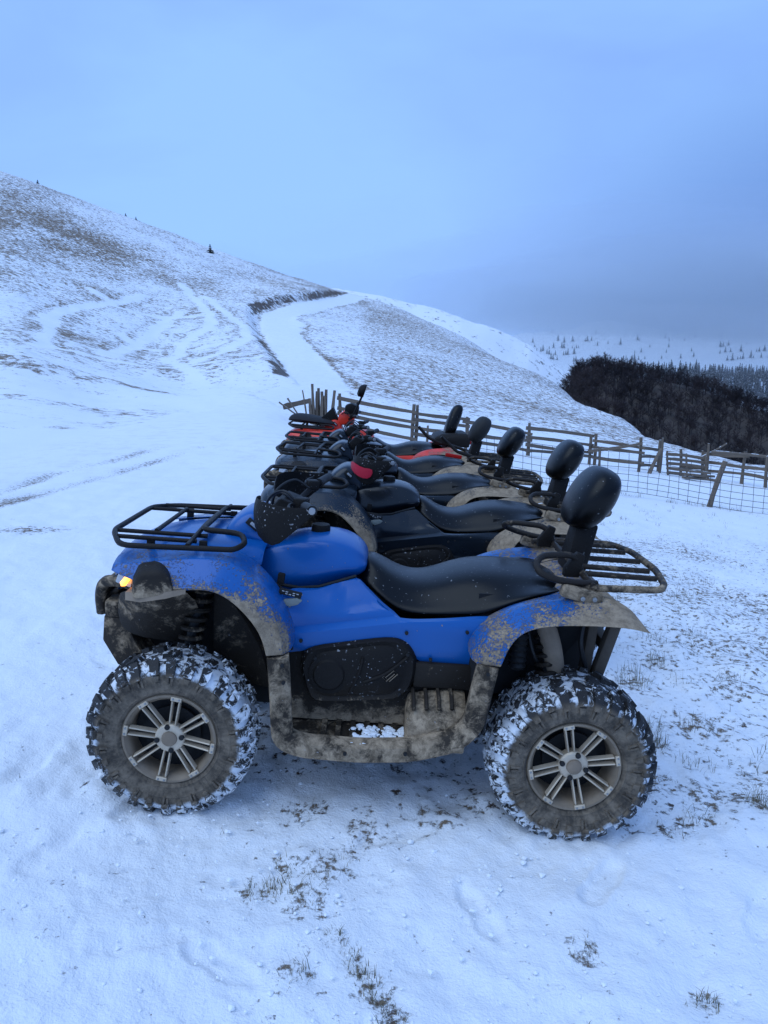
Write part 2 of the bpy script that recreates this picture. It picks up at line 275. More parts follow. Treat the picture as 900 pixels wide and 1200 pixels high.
# ------------------------------------------------------------------ mesh helpers
class MB:
    def __init__(s): s.v = []; s.f = []; s.mi = []
    def add(s, vs, fs, mi=0):
        o = len(s.v); s.v += [tuple(p) for p in vs]; s.f += [tuple(i + o for i in f) for f in fs]; s.mi += [mi] * len(fs); return s
    def box(s, c, d, rot=None, mi=0, taper=1.0):
        x, y, z = (q / 2 for q in d); P = [(-x, -y, -z), (x, -y, -z), (x, y, -z), (-x, y, -z), (-x * taper, -y * taper, z), (x * taper, -y * taper, z), (x * taper, y * taper, z), (-x * taper, y * taper, z)]
        M = rot if rot is not None else Matrix.Identity(3)
        P = [Vector(c) + M @ Vector(p) for p in P]
        return s.add(P, [(3, 2, 1, 0), (4, 5, 6, 7), (0, 1, 5, 4), (1, 2, 6, 5), (2, 3, 7, 6), (3, 0, 4, 7)], mi)
    def loft(s, rings, closed=True, cap=True, mi=0):
        n = len(rings[0]); vs = [p for r in rings for p in r]; fs = []
        m = n if closed else n - 1
        for i in range(len(rings) - 1):
            for j in range(m): k = (j + 1) % n; fs.append((i * n + j, i * n + k, (i + 1) * n + k, (i + 1) * n + j))
        if closed and cap: fs.append(tuple(range(n - 1, -1, -1))); b = (len(rings) - 1) * n; fs.append(tuple(range(b, b + n)))
        return s.add(vs, fs, mi)
    def tube(s, path, r, n=8, closed=False, mi=0, cap=True):
        P = [Vector(p) for p in path]; N = len(P); rs = r if isinstance(r, (list, tuple)) else [r] * N
        T = []
        for i in range(N):
            a = P[(i - 1) % N] if (closed or i) else P[i]; b = P[(i + 1) % N] if (closed or i < N - 1) else P[i]; T.append((b - a).normalized())
        up = Vector((0, 0, 1)) if abs(T[0].z) < .9 else Vector((0, 1, 0)); u = T[0].cross(up).normalized(); rings = []
        for i in range(N):
            u = (u - T[i] * u.dot(T[i])).normalized(); w = T[i].cross(u)
            rings.append([P[i] + rs[i] * (math.cos(2 * math.pi * k / n) * u + math.sin(2 * math.pi * k / n) * w) for k in range(n)])
        if closed: rings.append(rings[0]); return s.loft(rings, True, False, mi)
        return s.loft(rings, True, cap, mi)
    def bar(s, a, b, r, n=8, mi=0): return s.tube([a, b], r, n, mi=mi)
    def revolve(s, prof, n=48, mi=0, c=(0, 0, 0), close=False):
        rings = []                                             # prof: (radius, y); the axis is y
        for k in range(n):
            a = 2 * math.pi * k / n; rings.append([(c[0] + r * math.cos(a), c[1] + y, c[2] + r * math.sin(a)) for r, y in prof])
        vs = [p for r in rings for p in r]; m = len(prof); fs = []
        for k in range(n):
            for j in range(m if close else m - 1): l = (j + 1) % m; fs.append((k * m + j, ((k + 1) % n) * m + j, ((k + 1) % n) * m + l, k * m + l))
        return s.add(vs, fs, mi)
    def grid(s, rows, mi=0): return s.loft(rows, closed=False, cap=False, mi=mi)
    def prism(s, poly, y0, y1, mi=0):                          # poly: (x, z); extruded along y
        n = len(poly); vs = [(x, y0, z) for x, z in poly] + [(x, y1, z) for x, z in poly]
        fs = [tuple(range(n)), tuple(range(2 * n - 1, n - 1, -1))] + [(i, i + n, (i + 1) % n + n, (i + 1) % n) for i in range(n)]
        return s.add(vs, fs, mi)
    def mirrored(s):
        m = MB(); m.v = [(x, -y, z) for x, y, z in s.v]; m.f = [tuple(reversed(f)) for f in s.f]; m.mi = list(s.mi); return m
    def build(s, name, mats, parent=None, bevel=0, seg=2, sub=0, solid=0, smooth=35, mud=None, label=None, recalc=True):
        me = bpy.data.meshes.new(name); me.from_pydata(s.v, [], s.f)
        if recalc:
            bm = bmesh.new(); bm.from_mesh(me); bmesh.ops.recalc_face_normals(bm, faces=bm.faces); bm.to_mesh(me); bm.free()
        mats = mats if isinstance(mats, (list, tuple)) else [mats]
        for m in mats: me.materials.append(m)
        if len(mats) > 1: me.polygons.foreach_set('material_index', s.mi)
        o = bpy.data.objects.new(name, me); COL.objects.link(o); o.parent = parent
        if solid:
            d = o.modifiers.new('s', 'SOLIDIFY'); d.thickness = abs(solid); d.offset = -1 if solid > 0 else 1
        if bevel: d = o.modifiers.new('b', 'BEVEL'); d.width = bevel; d.segments = seg; d.limit_method = 'ANGLE'; d.angle_limit = math.radians(40)
        if sub: d = o.modifiers.new('u', 'SUBSURF'); d.levels = sub; d.render_levels = sub
        o['_smooth'] = smooth
        if mud is not None: MUDF[o.name] = mud
        if label: o['label'] = label
        PENDING.append(o); return o
PENDING = []; MUDF = {}
def bake_pending():
    """turn modifiers into plain meshes so that copies share their data"""
    bpy.context.view_layer.update(); dg = bpy.context.evaluated_depsgraph_get()
    for o in PENDING:
        if o.modifiers:
            me = bpy.data.meshes.new_from_object(o.evaluated_get(dg)); old = o.data; o.modifiers.clear(); o.data = me; me.name = o.name; bpy.data.meshes.remove(old)
        me = o.data; sm = o['_smooth']; del o['_smooth']
        if sm:
            me.polygons.foreach_set('use_smooth', [True] * len(me.polygons)); me.set_sharp_from_angle(angle=math.radians(sm))
        f = MUDF.get(o.name)
        if f is not None:
            a = me.attributes.new('mud', 'FLOAT', 'POINT')
            a.data.foreach_set('value', [float(f(*v.co)) for v in me.vertices] if callable(f) else [float(f)] * len(me.vertices))
    PENDING.clear(); MUDF.clear()
def empty(name, loc=(0, 0, 0), rot=(0, 0, 0), label=None, cat=None, group=None):
    o = bpy.data.objects.new(name, None); COL.objects.link(o); o.location = loc; o.rotation_euler = rot; o.empty_display_size = .2
    tag(o, label, cat, group); return o
def tag(o, label=None, cat=None, group=None, kind=None):
    for k, v in (('label', label), ('category', cat), ('group', group), ('kind', kind)):
        if v: o[k] = v
    return o
def copy_tree(o, parent=None, matmap=None, skip=()):
    c = o.copy(); COL.objects.link(c); c.parent = parent
    if o.type == 'MESH' and matmap:
        for i, sl in enumerate(o.material_slots):
            if sl.material and sl.material.name in matmap: c.material_slots[i].link = 'OBJECT'; c.material_slots[i].material = matmap[sl.material.name]
    for ch in list(o.children):
        if ch.name.split('.')[0] in skip: continue
        copy_tree(ch, c, matmap, skip)
    return c
def rounded(path, rad, seg=4, closed=False):
    P = [Vector(p) for p in path]; N = len(P); out = []
    for i in range(N):
        if not closed and i in (0, N - 1): out.append(P[i]); continue
        a, b, c = P[i - 1], P[i], P[(i + 1) % N]; da = (a - b); dc = (c - b); r = min(rad, da.length * .45, dc.length * .45)
        p0 = b + da.normalized() * r; p2 = b + dc.normalized() * r
        for k in range(seg + 1):
            t = k / seg; out.append(p0 * (1 - t) ** 2 + b * 2 * t * (1 - t) + p2 * t * t)
    return out
def catmull(P, n=6):
    P = [np.array(p, float) for p in P]; Q = [2 * P[0] - P[1]] + P + [2 * P[-1] - P[-2]]; out = []
    for i in range(1, len(Q) - 2):
        for k in range(n):
            t = k / n; a, b, c, d = Q[i - 1], Q[i], Q[i + 1], Q[i + 2]
            out.append(tuple(.5 * ((2 * b) + (c - a) * t + (2 * a - 5 * b + 4 * c - d) * t * t + (3 * b - a - 3 * c + d) * t ** 3)))
    out.append(tuple(P[-1])); return out
def rotm(ax, a): return Matrix.Rotation(a, 3, ax)
def lp(x, xs, ys): return float(np.interp(x, xs, ys))
# ------------------------------------------------------------------ vehicle materials
MUD_A, MUD_B = (0.18, 0.132, 0.086), (0.45, 0.338, 0.225)
def paint(name, col, rough=.28, bias=0.0, coat=.22, sc=1.0):
    n = NT(name); p = n.coord(); mud = n.math('ADD', n.attr('mud'), bias)
    nz = n.noise(p, 24 * sc, 10, .78, 1.2); fine = n.noise(p, 110, 6, .7, .6)
    sm = n.math('ADD', n.math('MULTIPLY', n.math('SUBTRACT', nz, .5), 2.2), n.math('MULTIPLY', n.math('SUBTRACT', fine, .5), 1.9))
    thr = n.math('SUBTRACT', 1.05, n.math('MULTIPLY', mud, 1.7))
    f = n.step(sm, n.math('SUBTRACT', thr, .12), n.math('ADD', thr, .18))
    film = n.math('MULTIPLY', mud, .30)
    spk = n.step(n.noise(p, 75, 2, .5), .735, .76); f = n.math('MAXIMUM', f, n.math('MULTIPLY', spk, .8)); 
    mc = n.mix(n.step(n.noise(p, 22, 8, .78), .25, .78), MUD_A, MUD_B)
    base = n.mix(film, col, n.mix(.45, col, (.10, .24, .42)))
    n.set(Base_Color=n.mix(f, base, mc), Roughness=n.lerp(f, n.lerp(n.noise(p, 5, 5, .6), rough * .8, rough * 1.5), .92), Specular_IOR_Level=.3, Coat_Weight=n.lerp(f, coat, 0.0), Coat_Roughness=.10)
    n.bump(n.math('ADD', f, n.math('MULTIPLY', n.math('MULTIPLY', fine, f), .8)), .7, .007); return n.m
def plastic(name, col=(.007, .0072, .008), rough=.5, fleck=.5, ft=.72):
    n = NT(name); p = n.coord(); mud = n.attr('mud')
    nz = n.noise(p, 13, 9, .74, .3); sm = n.math('MULTIPLY', n.math('SUBTRACT', nz, .5), 2.6)
    thr = n.math('SUBTRACT', 1.05, n.math('MULTIPLY', mud, 1.75)); f = n.step(sm, n.math('SUBTRACT', thr, .2), n.math('ADD', thr, .22))
    spk = n.step(n.noise(p, 90, 2, .5), ft, ft + .04); spk = n.math('MULTIPLY', spk, n.step(n.noise(p, 8, 2, .5), .44, .6))
    mc = n.mix(n.step(n.noise(p, 21, 9, .78, .5), .28, .72), tuple(q * .6 for q in MUD_A), MUD_B)
    c = n.mix(f, n.mix(n.math('MULTIPLY', mud, .3), col, MUD_A), mc); c = n.mix(n.math('MULTIPLY', spk, fleck), c, (.42, .42, .43))
    n.set(Base_Color=c, Roughness=n.lerp(f, n.lerp(n.noise(p, 30, 4, .6), rough * .8, rough * 1.25), .95), Specular_IOR_Level=.12); n.bump(n.math('ADD', f, n.noise(p, 140, 3, .6)), .45, .005); return n.m
def simple(name, col, rough=.5, metal=0.0, var=.25, bs=40, bst=.15):
    n = NT(name); p = n.coord(); k = n.noise(p, 14, 6, .65)
    n.set(Base_Color=n.mix(k, tuple(q * (1 - var) for q in col), tuple(min(1, q * (1 + var)) for q in col)), Roughness=n.lerp(n.noise(p, 9, 4, .6), rough * .8, min(1, rough * 1.2)), Metallic=metal)
    n.bump(n.noise(p, bs, 5, .6), bst, .004); return n.m
def tyre_mat(name, lug):
    n = NT(name); p = n.coord(); sp = n.n('ShaderNodeSeparateXYZ'); n.put(sp.inputs[0], p)
    r = n.math('SQRT', n.math('ADD', n.math('POWER', sp.outputs[0], 2), n.math('POWER', sp.outputs[2], 2)))
    ang = n.math('ARCTAN2', sp.outputs[2], sp.outputs[0])
    cv = n.n('ShaderNodeCombineXYZ'); n.put(cv.inputs[0], n.math('MULTIPLY', ang, 9)); n.put(cv.inputs[1], n.math('MULTIPLY', r, 11)); n.put(cv.inputs[2], n.math('MULTIPLY', sp.outputs[1], 6))
    streak = n.noise(cv.outputs[0], 2.2, 8, .72)
    nz = n.noise(p, 17, 8, .7); mudc = n.mix(n.step(nz, .3, .7), (.075, .058, .041), (.21, .165, .118)); rub = (.006, .0062, .007)
    rn = n.math('ADD', r, n.math('MULTIPLY', n.math('SUBTRACT', nz, .5), .05)); side = n.step(rn, .279, .255)                               # mud dries on the sidewall, the tread stays black
    mf = n.math('MULTIPLY', n.lerp(side, .05, 1.0), n.lerp(.55, n.step(n.math('ADD', streak, n.math('MULTIPLY', nz, .6)), .58, .86), 1.0))
    c = n.mix(mf, rub, mudc)
    tread = n.step(rn, .251, .271)
    sn = n.noise(p, 38 if lug else 24, 7, .70, .8)
    up = n.lerp(n.step(sp.outputs[2], -.30, .25), .0, .10)
    sf = n.math('MULTIPLY', n.step(n.math('ADD', sn, up), .56 if lug else .465, .64 if lug else .555), tread)
    c = n.mix(sf, c, (.80, .83, .86))
    n.set(Base_Color=c, Roughness=n.lerp(mf, .62, .95)); n.bump(n.math('ADD', n.math('MULTIPLY', sf, 1.2), n.math('ADD', mf, n.noise(p, 70, 4, .7))), .6, .006); return n.m
def seat_mat():
    n = NT('seat_vinyl'); p = n.coord(); k = n.noise(p, 9, 6, .7)
    spk = n.math('MULTIPLY', n.step(n.noise(p, 85, 2, .5), .70, .74), .6)
    c = n.mix(spk, n.mix(k, (.0008, .0009, .001), (.0025, .0026, .003)), (.3, .3, .3))
    n.set(Base_Color=c, Roughness=n.lerp(k, .24, .38), Specular_IOR_Level=.24)
    v = n.n('ShaderNodeTexVoronoi'); v.inputs['Scale'].default_value = 260; n.put(v.inputs['Vector'], p)
    n.bump(v.outputs['Distance'], .12, .002); return n.m
def glow(name, col, strength):
    n = NT(name); n.set(Base_Color=col, Roughness=.25, Emission_Color=col, Emission_Strength=strength); return n.m
M = dict(
 blue=paint('blue_paint', (.0, .090, .335), sc=1.7, coat=.24), black=paint('black_paint', (.002, .0022, .003), .26), black_mud=paint('black_muddy_paint', (.003, .0032, .004), .32, .22), black_spk=paint('black_speckled_paint', (.003, .0032, .004), .32, .0, .08, 3.0), red_mud=paint('red_muddy_paint', (.80, .045, .012), .3, -.12), red=paint('red_paint', (.80, .045, .012)),
 blue_mud=None, plastic=plastic('black_plastic'), rack=plastic('rack_black', (.008, .0085, .010), .42, .25), seat=seat_mat(),
 mud=simple('dried_mud', (.24, .18, .125), .95, 0, .45, 30, .5), darkmud=simple('dark_muddy_plastic', (.085, .066, .048), .9, 0, .5, 24, .5),
 steel=simple('worn_steel', (.32, .32, .32), .42, .85, .3), rim=simple('muddy_alloy', (.23, .175, .12), .62, .15, .45, 40, .4), rimface=simple('scuffed_alloy', (.56, .46, .34), .5, .35, .4, 50, .35),
 tyre=tyre_mat('tyre_rubber', False), lug=tyre_mat('tyre_lug', True), dark=simple('near_black_parts', (.006, .006, .0065), .75), rubber=simple('black_rubber', (.007, .007, .0075), .6),  # dark: one even near-black for chassis, seams, badges and small fittings
 splat=plastic('splattered_plastic', (.006, .0062, .007), .5, .8, .645), stripe=plastic('guard_black', (.014, .015, .017)), redplast=plastic('red_plastic', (.42, .012, .035), .4, .3), amber=glow('amber_lamp', (1.0, .40, .05), 3.0), tail=plastic('tail_red', (.45, .01, .008), .25, .1),
 lens=simple('lamp_glass', (.35, .37, .40), .12, .0, .2), silver=simple('silver_print', (.5, .5, .5), .4, .4), snow=simple('snow_clump', (.86, .88, .90), .7, 0, .05, 60, .5), cream=simple('label_grey', (.20, .22, .20), .5))
# ------------------------------------------------------------------ wheels
def make_wheel(W, parent, name='wheel'):
    """W: half width; axle along y, outer face towards -y"""
    R = .304; half = [(R, 0.0), (R - .002, W * .35), (R - .008, W * .70), (R - .022, W * .92), (R - .045, W * 1.02), (R - .070, W * 1.03), (R - .076, W * 1.045), (R - .082, W * 1.03), (R - .108, W * .97), (R - .113, W * .98), (R - .118, W * .93), (R - .134, W * .74), (R - .140, W * .60)]
    hp = catmull(half, 4); cum = [0.0]
    for a, b in zip(hp[:-1], hp[1:]): cum.append(cum[-1] + math.hypot(b[0] - a[0], b[1] - a[1]))
    ra = [p[0] for p in hp]; ya = [p[1] for p in hp]
    def P(sg, h, th):                                          # signed arc length from the crown, height above the casing, angle
        s = abs(sg); e = .004; r, y = lp(s, cum, ra), lp(s, cum, ya); r1, y1 = lp(s + e, cum, ra), lp(s + e, cum, ya); r0, y0 = lp(max(s - e, 0), cum, ra), lp(max(s - e, 0), cum, ya)
        tr, ty = r1 - r0, y1 - y0; L = math.hypot(tr, ty) or 1; nr, ny = ty / L, -tr / L
        r += h * nr; y = (y + h * ny) * (1 if sg >= 0 else -1); return (r * math.cos(th), y, r * math.sin(th))
    t = MB(); prof = [(r, -y) for r, y in reversed(hp)] + [(r, y) for r, y in hp[1:]]
    t.revolve(prof, 72)
    rnd = random.Random(int(W * 1000))
    def lug(th, poly, h=.017, sh=.80):
        n = len(poly); cs = sum(p[0] for p in poly) / n; ct = sum(p[1] for p in poly) / n
        lo = [P(s, -.004, th + a) for s, a in poly]; hi = [P(cs + (s - cs) * sh, h, th + ct + (a - ct) * sh) for s, a in poly]
        t.add(lo + hi, [tuple(range(n, 2 * n))] + [(i, (i + 1) % n, (i + 1) % n + n, i + n) for i in range(n)], 1)
    NP = 14; pit = 2 * math.pi / NP
    for k in range(NP):
        for sg in (-1, 1):
            th = (k + (.5 if sg > 0 else 0)) * pit + rnd.uniform(-.01, .01); d = 1
            A = lambda pts: [(sg * a * W, b) for a, b in pts]
            lug(th, A([(.03, -.15), (.30, -.17), (.60, -.05), (.55, .06), (.26, -.02), (.03, .0)]), .018, .86)
            lug(th, A([(.66, -.13), (.95, -.16), (1.28, -.15), (1.28, -.045), (.95, -.03), (.66, -.01)]), .020, .88)
            lug(th, A([(.50, .10), (.85, .05), (1.20, .05), (1.22, .17), (.86, .19), (.55, .21)]), .018, .88)
            lug(th, A([(1.26, -.15), (1.56, -.135), (1.56, -.10), (1.26, -.11)]), .008, .9); lug(th, A([(1.26, -.085), (1.50, -.08), (1.50, -.05), (1.26, -.05)]), .008, .9)
            lug(th, A([(1.22, .06), (1.42, .07), (1.42, .15), (1.22, .16)]), .008, .9)
    w = MB(); Y = -W
    w.revolve([(.178, Y * .58), (.178, Y * .84), (.174, Y * .90), (.166, Y * .90), (.158, Y * .80), (.150, Y * .70), (.147, Y * .2), (.147, -Y * .5), (.165, -Y * .6), (.172, -Y * .6)], 56)
    rim = w.build(name, M['rim'], parent, smooth=40)
    tyre = t.build('tyre', [M['tyre'], M['lug']], rim, smooth=30)
    d = MB(); d.revolve([(.0, Y * .18), (.1465, Y * .10), (.1465, Y * .02), (.0, Y * .02)], 32); d.revolve([(.05, Y * .34), (.105, Y * .34), (.105, Y * .28), (.05, Y * .28)], 32); d.build('brake_disc_dark_recess', M['dark'], rim)  # ring is the brake disc; full disc behind darkens the wheel recess by colour
    sp = MB()
    for k in range(8):
        a = k * math.pi / 4 + .22
        for off in (-.0125, .0125):
            ca, sa = math.cos(a), math.sin(a); Rm = Matrix(((ca, 0, -sa), (0, 1, 0), (sa, 0, ca)))
            p0 = Vector((.045, Y * .74, off * .85)); p1 = Vector((.152, Y * .86, off * 1.05)); wd = .0048
            ring = lambda p, h: [Rm @ (p + Vector((0, dy, dz))) for dy, dz in ((-.006, -wd * .6), (-.006, wd * .6), (h, wd), (h, -wd))]
            sp.loft([ring(p0, .02), ring(p1, .018)])
    for k in range(8):
        a = k * math.pi / 4 + .22; ca, sa = math.cos(a), math.sin(a); Rm = Matrix(((ca, 0, -sa), (0, 1, 0), (sa, 0, ca)))
        sp.box(Rm @ Vector((.162, Y * .90, 0)), (.016, .010, .040), Rm)
    sp.revolve([(.0, Y * .84), (.050, Y * .84), (.056, Y * .78), (.056, Y * .55)], 32)
    sp.build('spokes', M['rimface'], rim, bevel=.002, seg=1)
    c = MB(); c.revolve([(.0, Y * .935), (.022, Y * .93), (.028, Y * .90), (.030, Y * .80)], 28); c.build('hub_cap', M['mud'], rim)
    for k in range(4):
        a = k * math.pi / 2 + .55; b = MB(); b.revolve([(.0, Y * .91), (.006, Y * .91), (.010, Y * .885), (.010, Y * .80)], 10, c=(.046 * math.cos(a), 0, .046 * math.sin(a))); b.build('wheel_nut', M['dark'], rim)
    for k in range(8):
        a = k * math.pi / 4 + .22
        for o in (-.011, .011):
            b = MB(); x, z = .163 * math.cos(a) - o * math.sin(a), .163 * math.sin(a) + o * math.cos(a)
            b.revolve([(.0, Y * .90 - .008), (.0038, Y * .90 - .007), (.0038, Y * .88)], 8, c=(x, 0, z)); b.build('rim_bolt', M['steel'], rim)
    return rim
# ------------------------------------------------------------------ the quad bike: x to the rear, near (left) side -y, z up, ground at 0
def bl3(A, B, t): return [tuple(a + (b - a) * t for a, b in zip(p, q)) for p, q in zip(A, B)]
def both(mb, name, mats, root, **k):
    a = mb.build(name, mats, root, **k); m = mb.mirrored(); kk = dict(k); f = kk.get('mud')
    if callable(f): kk['mud'] = lambda x, y, z: f(x, -y, z)
    b = m.build(name, mats, root, **kk); return a, b
def make_quad():
    q = empty('quad_bike')
    for (x, wd, yc) in ((-.752, .105, .445), (.752, .135, .425)):
        w = make_wheel(wd, q); w.location = (x, -yc, .303); w.rotation_euler = (0, random.uniform(0, 6), 0)
        w2 = copy_tree(w, q); w2.location = (x, yc, .303); w2.rotation_euler = (0, random.uniform(0, 6), math.pi)
    nz = lambda x, z: .12 * math.sin(x * 31 + z * 17) * math.sin(z * 23 - x * 11)
    # front fenders: outer lip, crease, crown and inner edge, from the nose to behind the wheel
    lip = [(-1.00, -.46, .912), (-.90, -.51, .895), (-.77, -.545, .875), (-.70, -.55, .888), (-.62, -.55, .896), (-.55, -.55, .868), (-.475, -.55, .80), (-.425, -.55, .73), (-.408, -.55, .655)]
    crs = [(-1.00, -.44, .930), (-.90, -.46, .945), (-.77, -.45, .965), (-.68, -.45, .977), (-.575, -.45, .978), (-.515, -.455, .945), (-.445, -.485, .890), (-.388, -.51, .812), (-.345, -.535, .655)]
    crn = [(-1.01, -.38, .936), (-.90, -.40, .950), (-.77, -.39, .968), (-.68, -.39, .979), (-.57, -.39, .978), (-.50, -.40, .940), (-.425, -.43, .880), (-.366, -.455, .800), (-.322, -.48, .655)]
    inn = [(-1.02, -.28, .945), (-.90, -.28, .968), (-.77, -.28, .982), (-.68, -.28, .988), (-.575, -.28, .982), (-.48, -.28, .93), (-.40, -.30, .855), (-.345, -.32, .765), (-.315, -.34, .655)]
    f = MB(); f.grid([[(x, y + .02, z - .012) for x, y, z in lip], lip, bl3(lip, crs, .08), bl3(lip, crs, .95), crs, bl3(crs, crn, .18), crn, bl3(crn, inn, .1), inn])
    fm = lambda x, y, z: .44 + .14 * sm01(-.62, -.48, x) * sm01(-.44, -.50, y) + .14 * sm01(-.50, -.545, y) + .22 * sm01(.90, .87, z) * sm01(-.52, -.55, y) + .10 * sm01(-.55, -.40, x) * sm01(-.40, -.5, y) + .10 * sm01(-.8, -.95, x) + nz(x, z)
    both(f, 'front_fender', M['blue'], q, solid=.007, sub=2, mud=fm, smooth=40)
    # rear fenders
    lip = [(.441, -.55, .675), (.455, -.55, .735), (.480, -.55, .785), (.515, -.555, .820), (.585, -.56, .846), (.70, -.56, .856), (.82, -.56, .860), (.90, -.555, .856), (.985, -.51, .826)]
    crs = [(.352, -.535, .675), (.370, -.525, .735), (.405, -.49, .798), (.450, -.45, .838), (.515, -.425, .874), (.62, -.42, .902), (.76, -.42, .917), (.87, -.42, .928), (.948, -.42, .870)]
    crn = [(.335, -.49, .675), (.352, -.47, .735), (.385, -.44, .795), (.432, -.40, .832), (.50, -.375, .868), (.62, -.37, .898), (.76, -.37, .915), (.86, -.37, .926), (.930, -.37, .868)]
    inn = [(.330, -.36, .675), (.345, -.34, .735), (.375, -.30, .76), (.425, -.25, .775), (.50, -.20, .800), (.62, -.20, .850), (.76, -.20, .915), (.86, -.20, .926), (.92, -.22, .868)]
    f = MB(); f.grid([[(x + .002, y + .022, z - .004) for x, y, z in lip], lip, bl3(lip, crs, .08), bl3(lip, crs, .95), crs, bl3(crs, crn, .18), crn, bl3(crn, inn, .1), inn])
    fm = lambda x, y, z: .48 + .10 * sm01(-.46, -.54, y) + .36 * sm01(.58, .82, x) + .10 * sm01(.90, .85, z) + nz(x, z)
    both(f, 'rear_fender', M['blue'], q, solid=.008, sub=2, mud=fm, smooth=40)
    d = MB(); d.grid([[(x, y, z) for y in (-.21, -.1, 0, .1, .21)] for x, z in ((.50, .800), (.62, .850), (.76, .912), (.865, .925), (.92, .868), (.925, .80))])
    d.build('rear_deck', M['blue'], q, solid=.008, sub=1, mud=.72)
    # nose cowl and console
    c = MB(); rows = []
    for x, hw, zt in ((-1.085, .14, .865), (-1.07, .22, .905), (-1.02, .29, .945), (-.90, .31, .980), (-.72, .31, 1.0), (-.58, .31, 1.005), (-.47, .28, .985)):
        rows.append([(x, y * hw, zt - dz) for y, dz in ((-1.0, .09), (-.97, .035), (-.75, .008), (-.35, .0), (0, -.004), (.35, .0), (.75, .008), (.97, .035), (1.0, .09))])
    rows.insert(0, [(x + .012, y, z - .09) for x, y, z in rows[0]])
    c.grid(rows); c.build('front_cowl', M['blue'], q, solid=.008, sub=2, mud=lambda x, y, z: .22 + .25 * sm01(-.95, -1.06, x), smooth=60)
    c = MB(); rows = []
    for x, hw, zb, zt in ((-.665, .10, .985, 1.0), (-.655, .14, .985, 1.03), (-.60, .165, .97, 1.085), (-.545, .165, .95, 1.108), (-.50, .15, .93, 1.098), (-.465, .14, .93, 1.06), (-.445, .13, .93, .99)):
        rows.append([(x, -hw * 1.08, zb), (x, -hw, (zb + zt) / 2), (x, -hw * .9, zt - .012), (x, -hw * .6, zt), (x, 0, zt + .004), (x, hw * .6, zt), (x, hw * .9, zt - .012), (x, hw, (zb + zt) / 2), (x, hw * 1.08, zb)])
    c.loft(rows, closed=True); con = c.build('console', M['blue'], q, sub=2, mud=.25, smooth=60)
    for sg in (-1, 1):
        v = MB(); v.box((-.535, sg * .164, 1.052), (.058, .008, .030), rotm('Y', math.radians(38))); v.build('air_vent', M['dark'], con, bevel=.003)
        v = MB(); v.box((-.530, sg * .169, 1.050), (.034, .006, .013), rotm('Y', math.radians(38))); v.build('vent_mesh', M['lens'], con, bevel=.002)
    # tank
    t = MB(); rows = []
    for x, hw, zt, zb in ((-.60, .15, .925, .76), (-.56, .18, .945, .74), (-.47, .19, .972, .74), (-.40, .195, .992, .75), (-.30, .20, 1.016, .77), (-.20, .20, 1.018, .82), (-.13, .19, .998, .845), (-.085, .165, .965, .865), (-.066, .12, .935, .885)):
        h = zt - zb; prof = [(0, zt), (.45, zt - .005), (.68, zt - .014), (.75, zt - .020), (.79, zt - .034), (.95, zt - .48 * h), (.99, zt - .60 * h), (.96, zt - .70 * h), (.82, zb), (0, zb - .005)]
        rows.append([(x, -a * hw, z) for a, z in prof] + [(x, a * hw, z) for a, z in reversed(prof[1:-1])])
    t.loft(rows); tank = t.build('fuel_tank', M['blue'], q, sub=1, mud=.13, smooth=24)
    tt = MB(); tt.tube([(x, -y, z) for x, y, z in ((-.42, .232, .835), (-.33, .255, .832), (-.25, .258, .843), (-.18, .245, .866), (-.11, .215, .884))], .0065, 6); ta, tb_ = both(tt, 'tank_gap_line', M['dark'], tank)  # dark tube added to draw the dark gap between tank and side panel
    cp = MB(); cp.revolve([(0, -.022), (.036, -.022), (.040, -.014), (.040, .015), (0, .015)], 20); cp.v = [(x - .275, z, 1.017 - y) for x, y, z in cp.v]; cp.build('fuel_cap', M['plastic'], tank, mud=.1)
    # side panels
    def ledge(x): return .703 + .052 * (x + .22) / .29
    def panel_y(x, z):
        y = -.372 + .105 * sm01(.74, .93, z) * (1 - .35 * sm01(-.2, -.4, x)); ln = ledge(x)
        y += .040 * max(0.0, min(1.0, (z - ln) / .016)) * sm01(-.40, -.30, x)
        if z > ln + .05 and -.19 + (.86 - z) * .35 < x < .02 - (z - .78) * .95: y += .010
        return y + .014 * sm01(.64, .60, z)
    bx = [-.42, -.36, -.30, -.24, -.10, .05, .088, .13, .16, .25, .34, .405]; bz = [.62, .600, .612, .632, .662, .688, .672, .628, .600, .598, .598, .603]
    tx = [-.42, -.36, -.30, -.25, -.18, -.105, -.02, .07, .15, .25, .35, .405]; tz = [.80, .835, .832, .838, .862, .878, .815, .760, .764, .773, .785, .790]
    s = MB(); rows = []; xs = sorted(set([round(-.42 + i * .0235, 4) for i in range(36)]))
    for x in xs:
        z0, z1 = lp(x, bx, bz), lp(x, tx, tz); ln = min(max(ledge(x), z0 + .004), z1 - .006); l2 = min(ln + .016, z1 - .003)
        zs = [z0 + (ln - z0) * k / 8 for k in range(8)] + [ln, (ln + l2) / 2] + [l2 + (z1 - l2) * k / 10 for k in range(11)]
        rows.append([(x + (.018 * (k / 20) if x > .39 else 0), panel_y(x, z), z) for k, z in enumerate(zs)])
    for r in rows: r.insert(0, (r[0][0], r[0][1] + .02, r[0][2] - .002)); r.append((r[-1][0], r[-1][1] + .03, r[-1][2] + .002))
    s.grid(rows); sp1, sp2 = both(s, 'side_panel', M['blue'], q, solid=.005, mud=lambda x, y, z: .17 + .1 * sm01(.66, .60, z), smooth=28)
